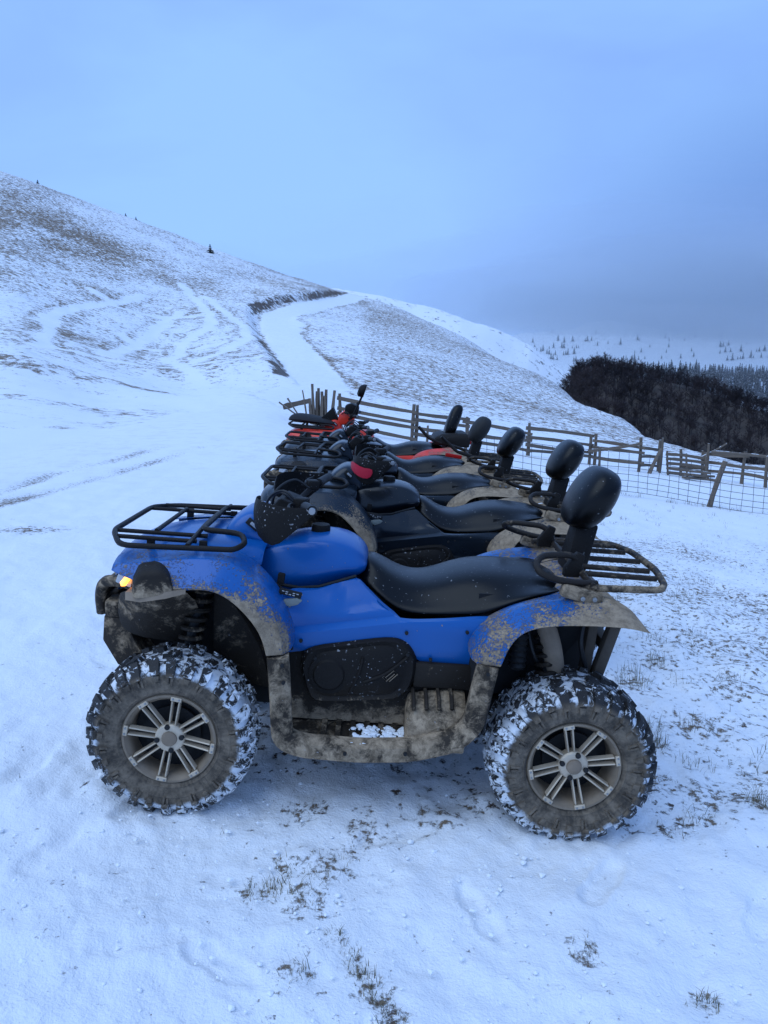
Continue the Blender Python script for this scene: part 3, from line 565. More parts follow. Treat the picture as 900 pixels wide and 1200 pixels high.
    for sp, sg in ((sp1, 1), (sp2, -1)):
        b = MB(); R = rotm('Y', math.radians(10)); c0 = Vector((-.352, -.352 * sg, .838)); b.box(c0, (.088, .012, .024), R); b.build('badge', M['dark'], sp, bevel=.003)
        b = MB()
        for k, g in enumerate(((0,), (0, 1), (1,), (0, 1), (0,))): 
            for j in g: b.box(c0 + R @ Vector((-.028 + .014 * k, -.0075 * sg, .004 - .008 * j)), (.009, .003, .003), R)
        b.build('badge_print', M['silver'], sp)
        b = MB(); pl = [(-.385, .795), (-.375, .812), (-.325, .822), (-.305, .812), (-.322, .795), (-.352, .785)]; b.prism(pl, -.360 * sg, -.345 * sg); b.build('panel_vent', M['cream'], sp, bevel=.003)
        b = MB(); b.box((-.392, -.335 * sg, .888), (.028, .02, .045), rotm('Y', .1)); b.build('wiring_plug', M['plastic'], sp, bevel=.006, mud=.1)
        b = MB(); b.box((.40, -.372 * sg, .685), (.004, .01, .14), rotm('Y', math.radians(-9))); b.build('panel_seam', M['dark'], sp)
    for sg in (-1, 1):                                        # push-rivets and screws that hold the panels
        for (x, y, z) in ((-.335, .375, .625), (-.30, .382, .66), (.10, .382, .72), (.37, .385, .62), (.20, .383, .62), (.33, .384, .74), (-.345, .572, .635), (-.338, .572, .57), (.392, .572, .655), (-.10, .572, .31), (.12, .572, .325), (-.24, .40, .60), (.11, .40, .64), (.09, .40, .48)):
            b = MB(); b.revolve([(0, -.004), (.0065, -.003), (.0075, .006)], 8, c=(x, 0, z)); b.v = [(a, sg * (y + (-1 if False else -bb)), c_) for a, bb, c_ in b.v]; b.build('fastener', M['dark'], q)
    lower = MB(); lower.grid([[(x, -.35, z) for z in (.33, .45, .62)] for x in (-.40, -.2, 0, .2, .40)]); both(lower, 'lower_body', M['plastic'], q, solid=.01, mud=lambda x, y, z: .30 + .5 * sm01(.48, .34, z))
    # clutch cover
    out = [(-.292, .545), (-.285, .605), (-.245, .640), (-.12, .668), (.02, .694), (.085, .688), (.125, .655), (.145, .60), (.135, .515), (.095, .465), (.03, .448), (-.21, .424), (-.262, .455)]
    out = [(p[0], p[1]) for p in catmull(out + [out[0]], 3)[:-1]]
    cx, cz = -.075, .56; cc = MB()
    ring = lambda k, y: [(cx + (x - cx) * k, y, cz + (z - cz) * k) for x, z in out]
    cc.loft([ring(1.03, -.355), ring(1.0, -.385), ring(.95, -.398), ring(.82, -.392), ring(.78, -.398), ring(.3, -.402)])
    c1, c2 = both(cc, 'clutch_cover', M['splat'], q, mud=lambda x, y, z: .16 + .30 * sm01(.52, .44, z), smooth=50)
    for cv, sg in ((c1, 1), (c2, -1)):
        r_ = MB(); r_.revolve([(0, -.014), (.055, -.014), (.062, -.006), (.078, -.004), (.080, .006)], 28, c=(-.185, -.396, .54)); r2 = MB()
        for dx in (0, .012): r2.tube([(.020 + dx, -.4035, .545), (.050 + dx, -.4035, .575), (.066 + dx, -.4035, .562), (.036 + dx, -.4035, .530)], .002, 5, closed=True)
        g = MB(); g.tube(catmull([(-.10, -.400, .47), (-.07, -.404, .56), (-.06, -.404, .62)], 5), .006, 6); g.tube(catmull([(-.05, -.402, .52), (.03, -.404, .56), (.11, -.400, .63)], 5), .006, 6)
        if sg < 0: r_, r2, g = r_.mirrored(), r2.mirrored(), g.mirrored()
        r_.build('cover_boss', M['plastic'], cv, mud=.16); r2.build('cover_emblem', M['rim'], cv); g.build('cover_rib', M['plastic'], cv, mud=.2)
    # footwell border: strip behind the front wheel, sill, strip before the rear wheel
    path = rounded([(-.366, -.545, .652), (-.350, -.55, .52), (-.335, -.55, .335), (-.26, -.55, .310), (-.05, -.55, .306), (.14, -.55, .322), (.30, -.55, .372), (.362, -.55, .44), (.375, -.55, .54), (.395, -.545, .675)], .05, 5)
    g = MB(); rows = []; P = [Vector(p) for p in path]
    for i, p in enumerate(P):
        t_ = (P[min(i + 1, len(P) - 1)] - P[max(i - 1, 0)]).normalized(); nrm = Vector((-t_.z, 0, t_.x)); w = .039; flat = abs(t_.x) ** 2
        sec = [(-w, -.002), (-w * .8, -.014), (w * .5, -.014 + .006 * flat), (w, .002 + .02 * flat), (w * .9, .05), (w * .6, .05), (w * .5, .02), (-w * .6, .010), (-w, .05)]
        rows.append([p + nrm * a + Vector((0, b, 0)) for a, b in sec])
    g.loft(rows, closed=True); gm = lambda x, y, z: (.70 if z < .36 else .60) + .1 * nz(x * 2, z)
    both(g, 'footwell_guard', M['plastic'], q, mud=gm, smooth=50)
    fb = MB(); fb.grid([[(x, y, .318 + (.05 * sm01(.22, .36, x))) for y in (-.52, -.44, -.36, -.28)] for x in (-.33, -.2, -.1, 0, .1, .2, .3, .36)])
    for k in range(6): fb.box((-.19 + k * .055, -.42, .328), (.020, .17, .016))
    f1, f2 = both(fb, 'floorboard', M['plastic'], q, mud=lambda x, y, z: .52 + .2 * nz(x * 3, y), solid=0, smooth=30)
    sn = MB(); rs = random.Random(5)
    for k in range(190):
        x = -.10 + rs.betavariate(2, 2) * .27; y = -.535 + rs.random() ** 1.5 * .15; r = rs.uniform(.004, .014); z = .332 + rs.uniform(0, .006)
        sn.loft([[(x + r * a * rs.uniform(.6, 1.3) * math.cos(t2), y + r * a * rs.uniform(.6, 1.3) * math.sin(t2), z + h * r) for t2 in [i * 1.05 for i in range(6)]] for a, h in ((1.3, -.5), (1, .15), (.5, .38))], cap=True)
    so = sn.build('snow_clumps', M['snow'], f1); so['kind'] = 'stuff'
    fr = MB()
    sec = lambda x, k: [(x, -.50, .30), (x, -.505, .30 + .06 * k), (x, -.485, .30 + .12 * k), (x, -.44, .30 + .165 * k), (x, -.36, .30 + .19 * k), (x, -.34, .30)]
    fr.loft([sec(.118, .75), sec(.128, .92), sec(.20, 1.0), (sec(.30, 1.08)), sec(.345, 1.05)])
    f1b, _ = both(fr, 'footrest', M['plastic'], q, bevel=.008, mud=.68)
    for sg in (-1, 1):
        for k in range(4):
            rr = MB(); rr.tube([(.145 + k * .048, sg * .47, .452 + .004 * k), (.143 + k * .048, sg * .42, .487 + .004 * k), (.14 + k * .048, sg * .36, .498 + .004 * k)], .008, 6); rr.build('tread_ridge', M['plastic'], q, mud=.45)
    bk = MB(); bk.box((.26, -.37, .555), (.24, .03, .10)); both(bk, 'heel_guard', M['plastic'], q, bevel=.008, mud=.34)
    # seat
    xs = [-.105, -.085, -.05, .0, .06, .12, .18, .25, .32, .40, .50, .60, .68, .735, .75]
    zt = [.875, .925, .930, .905, .872, .856, .858, .882, .908, .925, .930, .927, .918, .898, .87]
    zb = [.862, .845, .822, .790, .755, .748, .750, .758, .766, .778, .838, .878, .890, .882, .862]
    hw = [.09, .14, .185, .215, .24, .255, .265, .28, .295, .31, .315, .305, .275, .21, .14]
    s = MB(); rows = []
    for x, a, b, h in zip(xs, zt, zb, hw):
        H_ = a - b; pr = [(0, a), (.32, a - .003), (.54, a - .014), (.68, a - .036), (.86, a - .55 * H_ - .01), (.97, b + .22 * H_), (1.0, b), (.8, b - .004), (0, b - .004)]
        rows.append([(x, -c_ * h, z) for c_, z in pr] + [(x, c_ * h, z) for c_, z in reversed(pr[1:-1])])
    s.loft(rows); s.build('seat', M['seat'], q, sub=2, smooth=70)
    # backrest
    b = MB(); rows = []; ax = Vector((.835, 0, 1.235)); tl = rotm('Y', math.radians(17))
    for i in range(13):
        a = -math.pi / 2 + math.pi * i / 12; z = .140 * math.sin(a); k = abs(math.cos(a)) ** .62; wy = .162 * (1 + .10 * math.sin(a)); ring = []
        for j in range(24):
            th = 2 * math.pi * j / 24; c_, s_ = math.cos(th), math.sin(th); px = .094 * math.copysign(abs(c_) ** .8, c_); py = wy * math.copysign(abs(s_) ** .8, s_)
            if px < 0: px *= .80
            ring.append(ax + tl @ Vector((px * k + .02 * math.sin(a), py * k, z)))
        rows.append(ring)
    b.loft(rows); br = b.build('backrest', M['seat'], q, sub=1, smooth=60)
    b = MB(); b.loft([[(.80 + dx * .048 + k * .035, dy * (.075 - .02 * k), .925 + .20 * k) for dx, dy in ((-1, -1), (1, -.8), (1, .8), (-1, 1))] for k in (0, .5, 1.0)]); b.build('backrest_post', M['plastic'], br, bevel=.012, mud=.15)
    # racks
    def rackpart(name, paths, r=.0125, mat='rack', mud=.2, parent=None, closed=False):
        m_ = MB()
        for p in paths: m_.tube(rounded(p, .05, 4, closed), r, 8, closed=closed)
        return m_.build(name, M[mat], parent or q, mud=mud, smooth=50)
    z0 = 1.005
    fr = rackpart('front_rack', [[(-.56, -.405, z0), (-.985, -.405, z0 - .012), (-1.06, -.25, z0 + .005), (-1.06, .25, z0 + .005), (-.985, .405, z0 - .012), (-.56, .405, z0), (-.53, .36, z0 + .015), (-.56, .26, z0 + .03), (-.72, .24, z0 + .03), (-.72, -.24, z0 + .03), (-.56, -.26, z0 + .03), (-.53, -.36, z0 + .015)]], .0112, closed=True)
    for y, xa, xb in ((-.325, -1.02, -.72), (-.23, -1.055, -.70), (.23, -1.055, -.70), (.325, -1.02, -.72)):
        rackpart('rack_bar', [[(xa, y, z0 + .002), (xb, y, z0 + .002)]], .0088, parent=fr)
    rackpart('rack_bar', [[(-.735, -.405, z0 + .004), (-.735, -.10, z0 + .022), (-.735, .10, z0 + .022), (-.735, .405, z0 + .004)]], .0092, parent=fr)
    rackpart('rack_bar', [[(-.90, -.23, z0 + .010), (-.90, .23, z0 + .010)]], .0092, parent=fr)
    for y in (-.30, .30):
        for x in (-.90, -.70): p_ = MB(); p_.box((x, y, .975), (.03, .016, .06)); p_.build('rack_bracket', M['rack'], fr, bevel=.003, mud=.2)
    z1 = .985
    rr = rackpart('rear_rack', [[(.70, -.36, z1 - .035), (.80, -.40, z1 - .03), (1.040, -.385, z1 - .025), (1.072, -.33, z1 - .017), (1.10, -.15, z1 - .005), (1.10, .15, z1 - .005), (1.072, .33, z1 - .017), (1.040, .385, z1 - .025), (.80, .40, z1 - .03), (.70, .36, z1 - .035)]], .0140, mud=.58)
    for y in (-.26, -.15, .0, .15, .26): rackpart('rack_bar', [[(.76, y, z1 - .012), (1.088 - .10 * abs(y), y * 1.04, z1 - .012)]], .0115, mud=.48, parent=rr)
    rackpart('rack_bar', [[(.78, -.40, z1 - .025), (.77, -.2, z1 - .01), (.77, .2, z1 - .01), (.78, .40, z1 - .025)]], .013, mud=.45, parent=rr)
    for sg in (-1, 1):
        h = rackpart('grab_handle', [[(.80, sg * .37, z1 - .02), (.70, sg * .40, z1 - .015), (.625, sg * .42, z1 - .002), (.565, sg * .415, z1 + .02), (.565, sg * .36, z1 + .045), (.60, sg * .31, z1 + .06), (.72, sg * .27, z1 + .06), (.76, sg * .25, z1 + .03), (.77, sg * .25, z1 - .02)]], .0130, mud=.36)
        p_ = MB(); p_.box((.735, sg * .415, z1 - .055), (.16, .05, .05), rotm('Y', math.radians(12))); p_.build('handle_bracket', M['plastic'], h, bevel=.012, mud=.66)
        for dx in (-.022, .022):
            p_ = MB(); p_.revolve([(0, -.006), (.009, -.005), (.009, .004)], 10, c=(.755 + dx, sg * .444, z1 - .062)); p_.build('bracket_bolt', M['steel'], h)
        p_ = MB(); p_.prism([(.70, .955), (.76, .955), (.775, 1.045), (.745, 1.055), (.70, .99)], sg * .27, sg * .235); p_.build('handle_plate', M['plastic'], h, bevel=.004, mud=.2)
    # bull bar, lamps and nose parts
    bb = rackpart('front_bumper', [[(-.93, -.30, .800), (-1.03, -.27, .815), (-1.105, -.23, .795), (-1.125, -.21, .73), (-1.12, -.20, .655)], [(-.93, .30, .800), (-1.03, .27, .815), (-1.105, .23, .795), (-1.125, .21, .73), (-1.12, .20, .655)], [(-1.118, -.22, .755), (-1.118, .22, .755)]], .024, mud=.55)
    p_ = MB(); p_.loft([[(-1.095, y, .665), (-1.10, y, .56), (-1.03, y * 1.1, .47), (-.94, y * 1.2, .45), (-.90, y * 1.2, .49), (-.99, y * 1.1, .62), (-1.02, y, .665)] for y in (-.26, -.10, .10, .26)]); p_.build('bumper_plate', M['plastic'], bb, bevel=.01, mud=.52)
    p_ = MB(); p_.box((-1.055, -.22, .695), (.07, .10, .07)); p_.box((-1.055, .22, .695), (.07, .10, .07)); p_.box((-1.09, 0, .70), (.05, .36, .08)); p_.build('winch_mount', M['plastic'], bb, bevel=.012, mud=.5)
    for sg in (-1, 1):
        cap_ = [(-.900, .848), (-.895, .905), (-.872, .945), (-.802, .957), (-.764, .935), (-.748, .872)]
        hl = MB(); hl.loft([[(x + dx, sg * yy, z - dz) for x, z in cap_] for yy, dx, dz in ((.36, -.06, .0), (.46, -.02, .0), (.525, 0, .006), (.548, .012, .018))])
        ho = hl.build('headlight_housing', M['plastic'], q, bevel=.014, seg=3, mud=lambda x, y, z: .32 + .5 * sm01(.90, .85, z))
        le = MB(); le.loft([[(-1.03, sg * .22, .835), (-1.01, sg * .38, .84), (-.93, sg * .44, .84), (-.93, sg * .22, .84)], [(-1.02, sg * .22, .90), (-.985, sg * .38, .905), (-.92, sg * .44, .905), (-.92, sg * .22, .905)]]); le.build('headlight', M['lens'], ho, bevel=.008)
        am = MB(); am.loft([[(-.980, sg * .415, .852), (-.962, sg * .455, .850), (-.945, sg * .45, .85), (-.965, sg * .41, .852)], [(-.962, sg * .418, .876), (-.940, sg * .460, .876), (-.928, sg * .452, .876), (-.950, sg * .41, .876)], [(-.940, sg * .42, .900), (-.920, sg * .462, .903), (-.912, sg * .45, .90), (-.930, sg * .41, .897)]]); am.build('marker_lamp', M['amber'] if sg < 0 else M['lens'], ho, bevel=.004)
        vl = MB(); vl.loft([[(-.93, sg * .50, .815), (-.86, sg * .545, .826), (-.77, sg * .552, .848), (-.70, sg * .552, .872)], [(-.93, sg * .50, .845), (-.86, sg * .54, .860), (-.77, sg * .548, .872), (-.70, sg * .552, .886)], [(-.93, sg * .30, .845), (-.86, sg * .32, .86), (-.77, sg * .34, .87), (-.70, sg * .36, .88)], [(-.93, sg * .30, .815), (-.86, sg * .32, .826), (-.77, sg * .34, .85), (-.70, sg * .36, .87)]], closed=True, cap=False); vl.build('fender_valance', M['mud'], ho)
    # wheel wells, chassis, suspension
    w = MB(); w.grid([[(-1.02, -.33, .80), (-.92, -.46, .835), (-.80, -.50, .86), (-.70, -.50, .875)], [(-1.03, -.31, .70), (-.92, -.36, .70), (-.80, -.34, .70), (-.69, -.30, .72)], [(-1.02, -.30, .62), (-.92, -.33, .60), (-.80, -.30, .585), (-.69, -.27, .58)]])
    both(w, 'front_splash_panel', M['plastic'], q, solid=.01, sub=1, smooth=45, mud=lambda x, y, z: .52 + .15 * nz(x * 2, z) - .16 * sm01(.72, .60, z))
    w = MB(); w.grid([[(-.68, -.28, .97), (-.60, -.28, .965), (-.50, -.28, .90), (-.42, -.30, .80), (-.36, -.33, .66), (-.34, -.34, .40)], [(-.68, -.52, .88), (-.60, -.52, .88), (-.53, -.52, .83), (-.47, -.52, .73), (-.41, -.52, .64), (-.365, -.52, .38)]]); both(w, 'front_wheel_well', M['plastic'], q, solid=.006, sub=1, mud=.46)
    w = MB(); w.grid([[(-.66, -.27, .96), (-.50, -.27, .90), (-.36, -.30, .82)], [(-.66, -.26, .72), (-.50, -.27, .70), (-.36, -.31, .68)], [(-.66, -.25, .42), (-.50, -.26, .42), (-.35, -.32, .42)]]); both(w, 'inner_shield', M['plastic'], q, solid=.008, mud=.44)
    w = MB(); w.grid([[(.345, -.35, .66), (.36, -.34, .42)], [(.43, -.53, .67), (.40, -.53, .40)]]); w.grid([[(.38, -.25, .86), (.37, -.28, .45)], [(.93, -.22, .86), (.62, -.22, .45)]]); both(w, 'rear_wheel_well', M['dark'], q, solid=.006)
    ch = MB(); ch.box((0, 0, .34), (1.5, .34, .10)); ch.box((-.05, 0, .52), (.62, .5, .36)); ch.box((-.74, 0, .55), (.42, .34, .36)); ch.box((.66, 0, .56), (.40, .30, .34)); ch.build('chassis', M['dark'], q, bevel=.02)
    for x, y in ((-.755, .30), (.70, .30)):
        for sg in (-1, 1):
            top = Vector((x + .075 if x < 0 else x - .06, sg * .30, .87 if x < 0 else .86)); bot = Vector((x - .01 if x < 0 else x - .03, sg * .36, .45)); sh = MB(); sh.tube([top, bot], .020, 10); so_ = sh.build('shock_absorber', M['dark'], q)
            sp_ = MB(); pts = []; ax_ = (bot - top); L_ = ax_.length; ax_.normalize(); u_ = ax_.cross(Vector((0, 1, 0))).normalized(); v_ = ax_.cross(u_)
            for k in range(8 * 14 + 1): a = 2 * math.pi * k / 14; pts.append(top + ax_ * (.05 + (L_ - .13) * k / 112) + (u_ * math.cos(a) + v_ * math.sin(a)) * .040)
            sp_.tube(pts, .0095, 6); sp_.build('spring', M['plastic'], so_, mud=.42)
            ar = MB(); hub = Vector((x, sg * .36, .31))
            for dx, z_ in ((-.14, .36), (.14, .36), (-.10, .47), (.10, .47)): ar.bar((x + dx, sg * .14, z_), hub + Vector((0, 0, (z_ - .41) * .8)), .016, 8)
            ar.bar((x, sg * .10, .36), hub, .022, 10); ar.build('suspension_arm', M['darkmud'], q)
    ex = MB(); ex.tube(catmull([(.60, -.30, .86), (.635, -.33, .78), (.67, -.35, .68), (.70, -.33, .56)], 6), .038, 14); ex.build('exhaust_pipe', M['mud'], q, smooth=60)
    bl = MB(); bl.tube([(.53, -.34, .72 + 0 * k) if False else (.54, -.34, .74 - .012 * k) for k in range(13)], [.036 if k % 2 else .028 for k in range(13)], 12); bl.build('rubber_boot', M['rubber'], q)
    hb = MB(); hb.box((.835, -.26, .70), (.040, .05, .36), rotm('Y', .05)); hb.box((.90, -.28, .69), (.045, .05, .26), rotm('Y', .22)); hb.box((.87, -.28, .80), (.16, .08, .04)); hb.box((.83, .2, .70), (.05, .05, .34)); hb.box((.93, 0, .66), (.05, .4, .05)); hb.build('rear_frame', M['darkmud'], q, bevel=.008)
    cb = MB(); cb.tube(catmull([(.86, -.33, .855), (.90, -.345, .80), (.945, -.345, .80), (.96, -.33, .85)], 6), .005, 6); cb.tube(catmull([(.80, -.30, .85), (.78, -.33, .72), (.82, -.31, .60)], 6), .010, 6); cb.tube(catmull([(.56, -.30, .80), (.60, -.34, .66), (.66, -.32, .58)], 6), .008, 6); cb.build('rear_cable', M['rubber'], q)
    tl_ = MB(); tl_.box((.91, -.30, .825), (.03, .09, .035)); tl_.box((.91, .30, .825), (.03, .09, .035)); tl_.build('tail_light', M['tail'], q, bevel=.006, mud=.3)
    # handlebar
    hbp = [(-.281, -.425, 1.178), (-.335, -.25, 1.160), (-.385, -.12, 1.115), (-.40, 0, 1.10), (-.385, .12, 1.115), (-.335, .25, 1.160), (-.281, .425, 1.178)]
    hbo = rackpart('handlebar', [hbp], .0125, mud=.1)
    for sg in (-1, 1):
        g_ = MB(); g_.tube([(-.280, sg * .43, 1.178), (-.300, sg * .365, 1.172), (-.318, sg * .30, 1.166)], .019, 12); g_.build('grip', M['rubber'], hbo)
        e_ = MB(); e_.revolve([(0, -.008 * 1), (.012, -.007), (.013, .004)], 10, c=(-.279, sg * .452, 1.180)); e_.build('bar_end_bolt', M['steel'], hbo)
        l_ = MB(); l_.tube(catmull([(-.335, sg * .24, 1.158), (-.375, sg * .27, 1.165), (-.375, sg * .35, 1.168), (-.355, sg * .42, 1.17)], 4), .006, 6); l_.build('brake_lever', M['rack'], hbo, mud=.1)
        s_ = MB(); s_.box((-.340, sg * .235, 1.165), (.05, .06, .045), rotm('Z', sg * .3)); s_.build('switch_block', M['plastic'], hbo, bevel=.008, mud=.15)
        hg = MB(); hg.grid([[(-.272, sg * .447, 1.195), (-.35, sg * .458, 1.188), (-.43, sg * .445, 1.196), (-.495, sg * .37, 1.200), (-.515, sg * .27, 1.19), (-.50, sg * .19, 1.185)],
                            [(-.274, sg * .452, 1.172), (-.355, sg * .462, 1.125), (-.435, sg * .455, 1.10), (-.505, sg * .38, 1.135), (-.525, sg * .27, 1.145), (-.51, sg * .19, 1.15)],
                            [(-.278, sg * .45, 1.155), (-.365, sg * .458, 1.075), (-.415, sg * .45, 1.022), (-.49, sg * .385, 1.055), (-.515, sg * .28, 1.095), (-.505, sg * .20, 1.115)]])
        hgo = hg.build('handguard', M['splat'], hbo, solid=.006, sub=1, mud=.12, smooth=50)
        st_ = MB(); st_.grid([[(-.38, sg * .468, 1.150), (-.445, sg * .458, 1.135), (-.50, sg * .395, 1.158), (-.525, sg * .30, 1.165)], [(-.395, sg * .472, 1.080), (-.445, sg * .463, 1.07), (-.507, sg * .40, 1.095), (-.530, sg * .30, 1.12)]]); st_.build('guard_stripe', M['stripe'], hgo, solid=.004, sub=1, mud=.12)
    pod = MB(); pod.loft([[(-.47, y, 1.04), (-.49, y, 1.10), (-.44, y, 1.155), (-.36, y, 1.13), (-.34, y, 1.06)] for y in (-.10, -.06, .06, .10)]); pod.build('instrument_pod', M['plastic'], hbo, bevel=.012, mud=.15)
    scn = MB(); scn.box((-.395, 0, 1.150), (.065, .11, .006), rotm('Y', math.radians(18))); scn.build('instrument_screen', M['dark'], hbo, bevel=.002)
    for pth in ([(-.35, -.20, 1.155), (-.42, -.18, 1.20), (-.49, -.10, 1.14), (-.50, -.05, 1.02)], [(-.36, -.15, 1.14), (-.43, -.14, 1.185), (-.48, -.02, 1.13), (-.47, .0, 1.02)], [(-.35, .20, 1.155), (-.42, .18, 1.19), (-.49, .10, 1.14), (-.50, .05, 1.02)], [(-.33, -.24, 1.15), (-.38, -.23, 1.10), (-.42, -.14, 1.05), (-.44, -.06, .98)], [(-.34, .22, 1.15), (-.40, .2, 1.08), (-.44, .1, 1.0)]):
        c_ = MB(); c_.tube(catmull(pth, 6), .0055, 6); c_.build('control_cable', M['rubber'], hbo)
    return q
def sm01(a, b, x):
    t = max(0.0, min(1.0, (x - a) / (b - a))); return t * t * (3 - 2 * t)
# ------------------------------------------------------------------ the row of quad bikes
def place_quad(q, x, y, tilt, dz=0.0, yaw=0.0, roll=0.0):
    q.rotation_mode = 'XYZ'; q.rotation_euler = (math.radians(roll), math.radians(tilt), math.radians(yaw)); q.location = (x, y, hz(x, y) - .014 + dz)
ROW = 'quad bikes parked in a row'
blue = make_quad(); bake_pending()
tag(blue, 'muddy blue quad bike standing nearest, first of the row', 'quad bike', ROW)
place_quad(blue, -.066, 3.10, 4.17)
BK = {'blue_paint': M['black'], 'amber_lamp': M['lens']}
q2 = copy_tree(blue, None, dict(BK, guard_black=M['redplast']), ('snow_clumps',)); tag(q2, 'black quad bike with red striped handguards, right behind the blue one', 'quad bike', ROW); place_quad(q2, .224, 4.80, 4.7, yaw=1.0)
for o in [o for o in bpy.data.objects if o.name.split('.')[0] == 'guard_stripe' and o.parent.parent.parent == blue]: bpy.data.objects.remove(o)
q3 = copy_tree(blue, None, BK, ('handguard', 'snow_clumps')); tag(q3, 'black quad bike in the middle of the row, third from the front', 'quad bike', ROW); place_quad(q3, .088, 6.25, 6.0, yaw=-1.0)
q4 = copy_tree(blue, None, BK, ('handguard', 'snow_clumps', 'grab_handle')); tag(q4, 'black quad bike with pale muddy backrest, parked just before the red one', 'quad bike', ROW); place_quad(q4, .0, 7.52, 5.6, yaw=1.5)
for c in q4.children:
    if c.name.startswith('backrest'):
        c.material_slots[0].link = 'OBJECT'; c.material_slots[0].material = plastic('muddy_backrest', (.03, .03, .03), .6, .3); c['label'] = 'backrest caked with dried mud'
for s in (-1, 1):                                             # upright bar handles and red reflector of the fourth machine
    h = MB(); h.tube(rounded([(.50, s * .30, 1.10), (.60, s * .32, 1.02), (.80, s * .30, .975)], .03, 3), .016, 8); h.build('grab_handle', M['rack'], q4, mud=.3)
rf = MB(); rf.box((.56, -.40, .985), (.16, .03, .035), rotm('Y', .08)); rf.build('reflector', M['tail'], q4, bevel=.008, mud=.1)
q5 = copy_tree(blue, None, {'blue_paint': M['red'], 'amber_lamp': M['lens']}, ('handguard', 'snow_clumps', 'backrest', 'grab_handle', 'rear_rack')); tag(q5, 'red quad bike with a mirror and tall narrow backrest, farthest of the row', 'quad bike', ROW); place_quad(q5, -.13, 8.85, 5.4, dz=.02)
b = MB(); rows = []
for i in range(11):
    a = -math.pi / 2 + math.pi * i / 10; k = abs(math.cos(a)) ** .5; z = 1.20 + .20 * math.sin(a); w = .13 - .03 * math.sin(a)
    rows.append([(.83 + .05 * math.sin(a) + .078 * k * math.copysign(abs(math.cos(t)) ** .7, math.cos(t)), w * k * math.copysign(abs(math.sin(t)) ** .7, math.sin(t)), z) for t in [j * math.pi / 9 for j in range(18)]])
b.loft(rows); b.build('backrest', M['seat'], q5, sub=1, smooth=60)
b = MB(); b.loft([[(.60, -.30, .93), (1.02, -.30, .93), (1.02, .30, .93), (.60, .30, .93)], [(.62, -.30, 1.02), (1.03, -.30, 1.05), (1.03, .30, 1.05), (.62, .30, 1.02)], [(.70, -.25, 1.06), (.98, -.26, 1.09), (.98, .26, 1.09), (.70, .25, 1.06)]]); tb = b.build('tail_box', M['plastic'], q5, bevel=.025, seg=3, mud=.2)
b = MB(); b.box((1.03, -.2, .99), (.02, .14, .04)); b.build('box_reflector', M['tail'], tb, bevel=.005, mud=.1)
b = MB(); b.tube(rounded([(.42, -.28, 1.12), (.55, -.29, 1.0), (.70, -.29, .955)], .03, 3), .018, 8); b.build('grab_handle', M['rack'], q5, mud=.3)
b = MB(); b.tube(catmull([(-.34, -.24, 1.16), (-.30, -.26, 1.26), (-.25, -.28, 1.40)], 5), .012, 8); mi = b.build('mirror_stalk', M['rack'], q5, mud=.1)
b = MB(); b.loft([[(-.26 + .040 * k + .018 * math.sin(t) * s_, -.28 + .11 * math.cos(t) * s_, 1.46 + .075 * math.sin(t) * s_) for t in [j * math.pi / 7 for j in range(14)]] for k, s_ in ((-1, .55), (-.5, .9), (.6, 1.0), (1, .97))]); b.build('mirror', M['plastic'], mi, mud=.1, smooth=50)
b = MB(); b.tube(catmull([(-.34, .24, 1.16), (-.33, .25, 1.24), (-.31, .27, 1.30)], 5), .011, 8); b.build('mirror_stalk', M['rack'], q5, mud=.1)
b = MB(); b.loft([[(-.52, y, 1.04), (-.50, y, 1.16), (-.40, y, 1.25), (-.32, y, 1.22), (-.32, y, 1.06)] for y in (-.13, -.09, .09, .13)]); b.build('instrument_shroud', M['red'], q5, bevel=.02, mud=.2)
b = MB(); b.loft([[(-.44, y, 1.17), (-.44, y, 1.27), (-.37, y, 1.30), (-.28, y, 1.27), (-.28, y, 1.17)] for y in (-.14, .14)]); b.build('instrument_cover', M['plastic'], q5, bevel=.02, mud=.1)
bake_pending()
for qq, mt in ((q2, 'black_mud'), (q3, 'black_mud'), (q4, 'black_mud'), (q5, 'red_mud')):
    for c in qq.children:
        if c.name.split('.')[0] in ('rear_fender', 'rear_deck', 'front_fender'): c.material_slots[0].link = 'OBJECT'; c.material_slots[0].material = M['black_spk' if mt == 'black_mud' and 'front' in c.name else mt]
# flat bag lying on the red machine's front rack
b = MB(); rows = []
for x, hw, h in ((-.28, .14, .03), (-.26, .20, .06), (-.20, .24, .085), (-.1, .26, .085), (0, .26, .075), (.12, .25, .065), (.24, .22, .05), (.28, .16, .03)):
    rows.append([(x, -hw, .0), (x, -hw * 1.02, h * .5), (x, -hw * .7, h), (x, 0, h * 1.1), (x, hw * .7, h), (x, hw * 1.02, h * .5), (x, hw, 0)])
b.loft(rows); bag = b.build('cargo_bag', plastic('bag_fabric', (.020, .022, .026), .7, .3), None, sub=2, mud=.12, smooth=60)
flap = MB(); flap.loft([[(.08, -.12, .05), (.30, -.12, .04), (.22, -.10, .20)], [(.08, .12, .05), (.30, .12, .04), (.22, .10, .20)]]); flap.build('raised_flap', M['plastic'], bag, bevel=.01, mud=.1)
tag(bag, 'dark flat cargo bag on the front rack of the red quad bike', 'bag')
bake_pending()
a5 = math.radians(5.4); lx, lz = -.80, 1.035
bag.location = (q5.location.x + lx * math.cos(a5) + lz * math.sin(a5), 8.85, q5.location.z - lx * math.sin(a5) + lz * math.cos(a5)); bag.rotation_euler = (0, a5, 0)
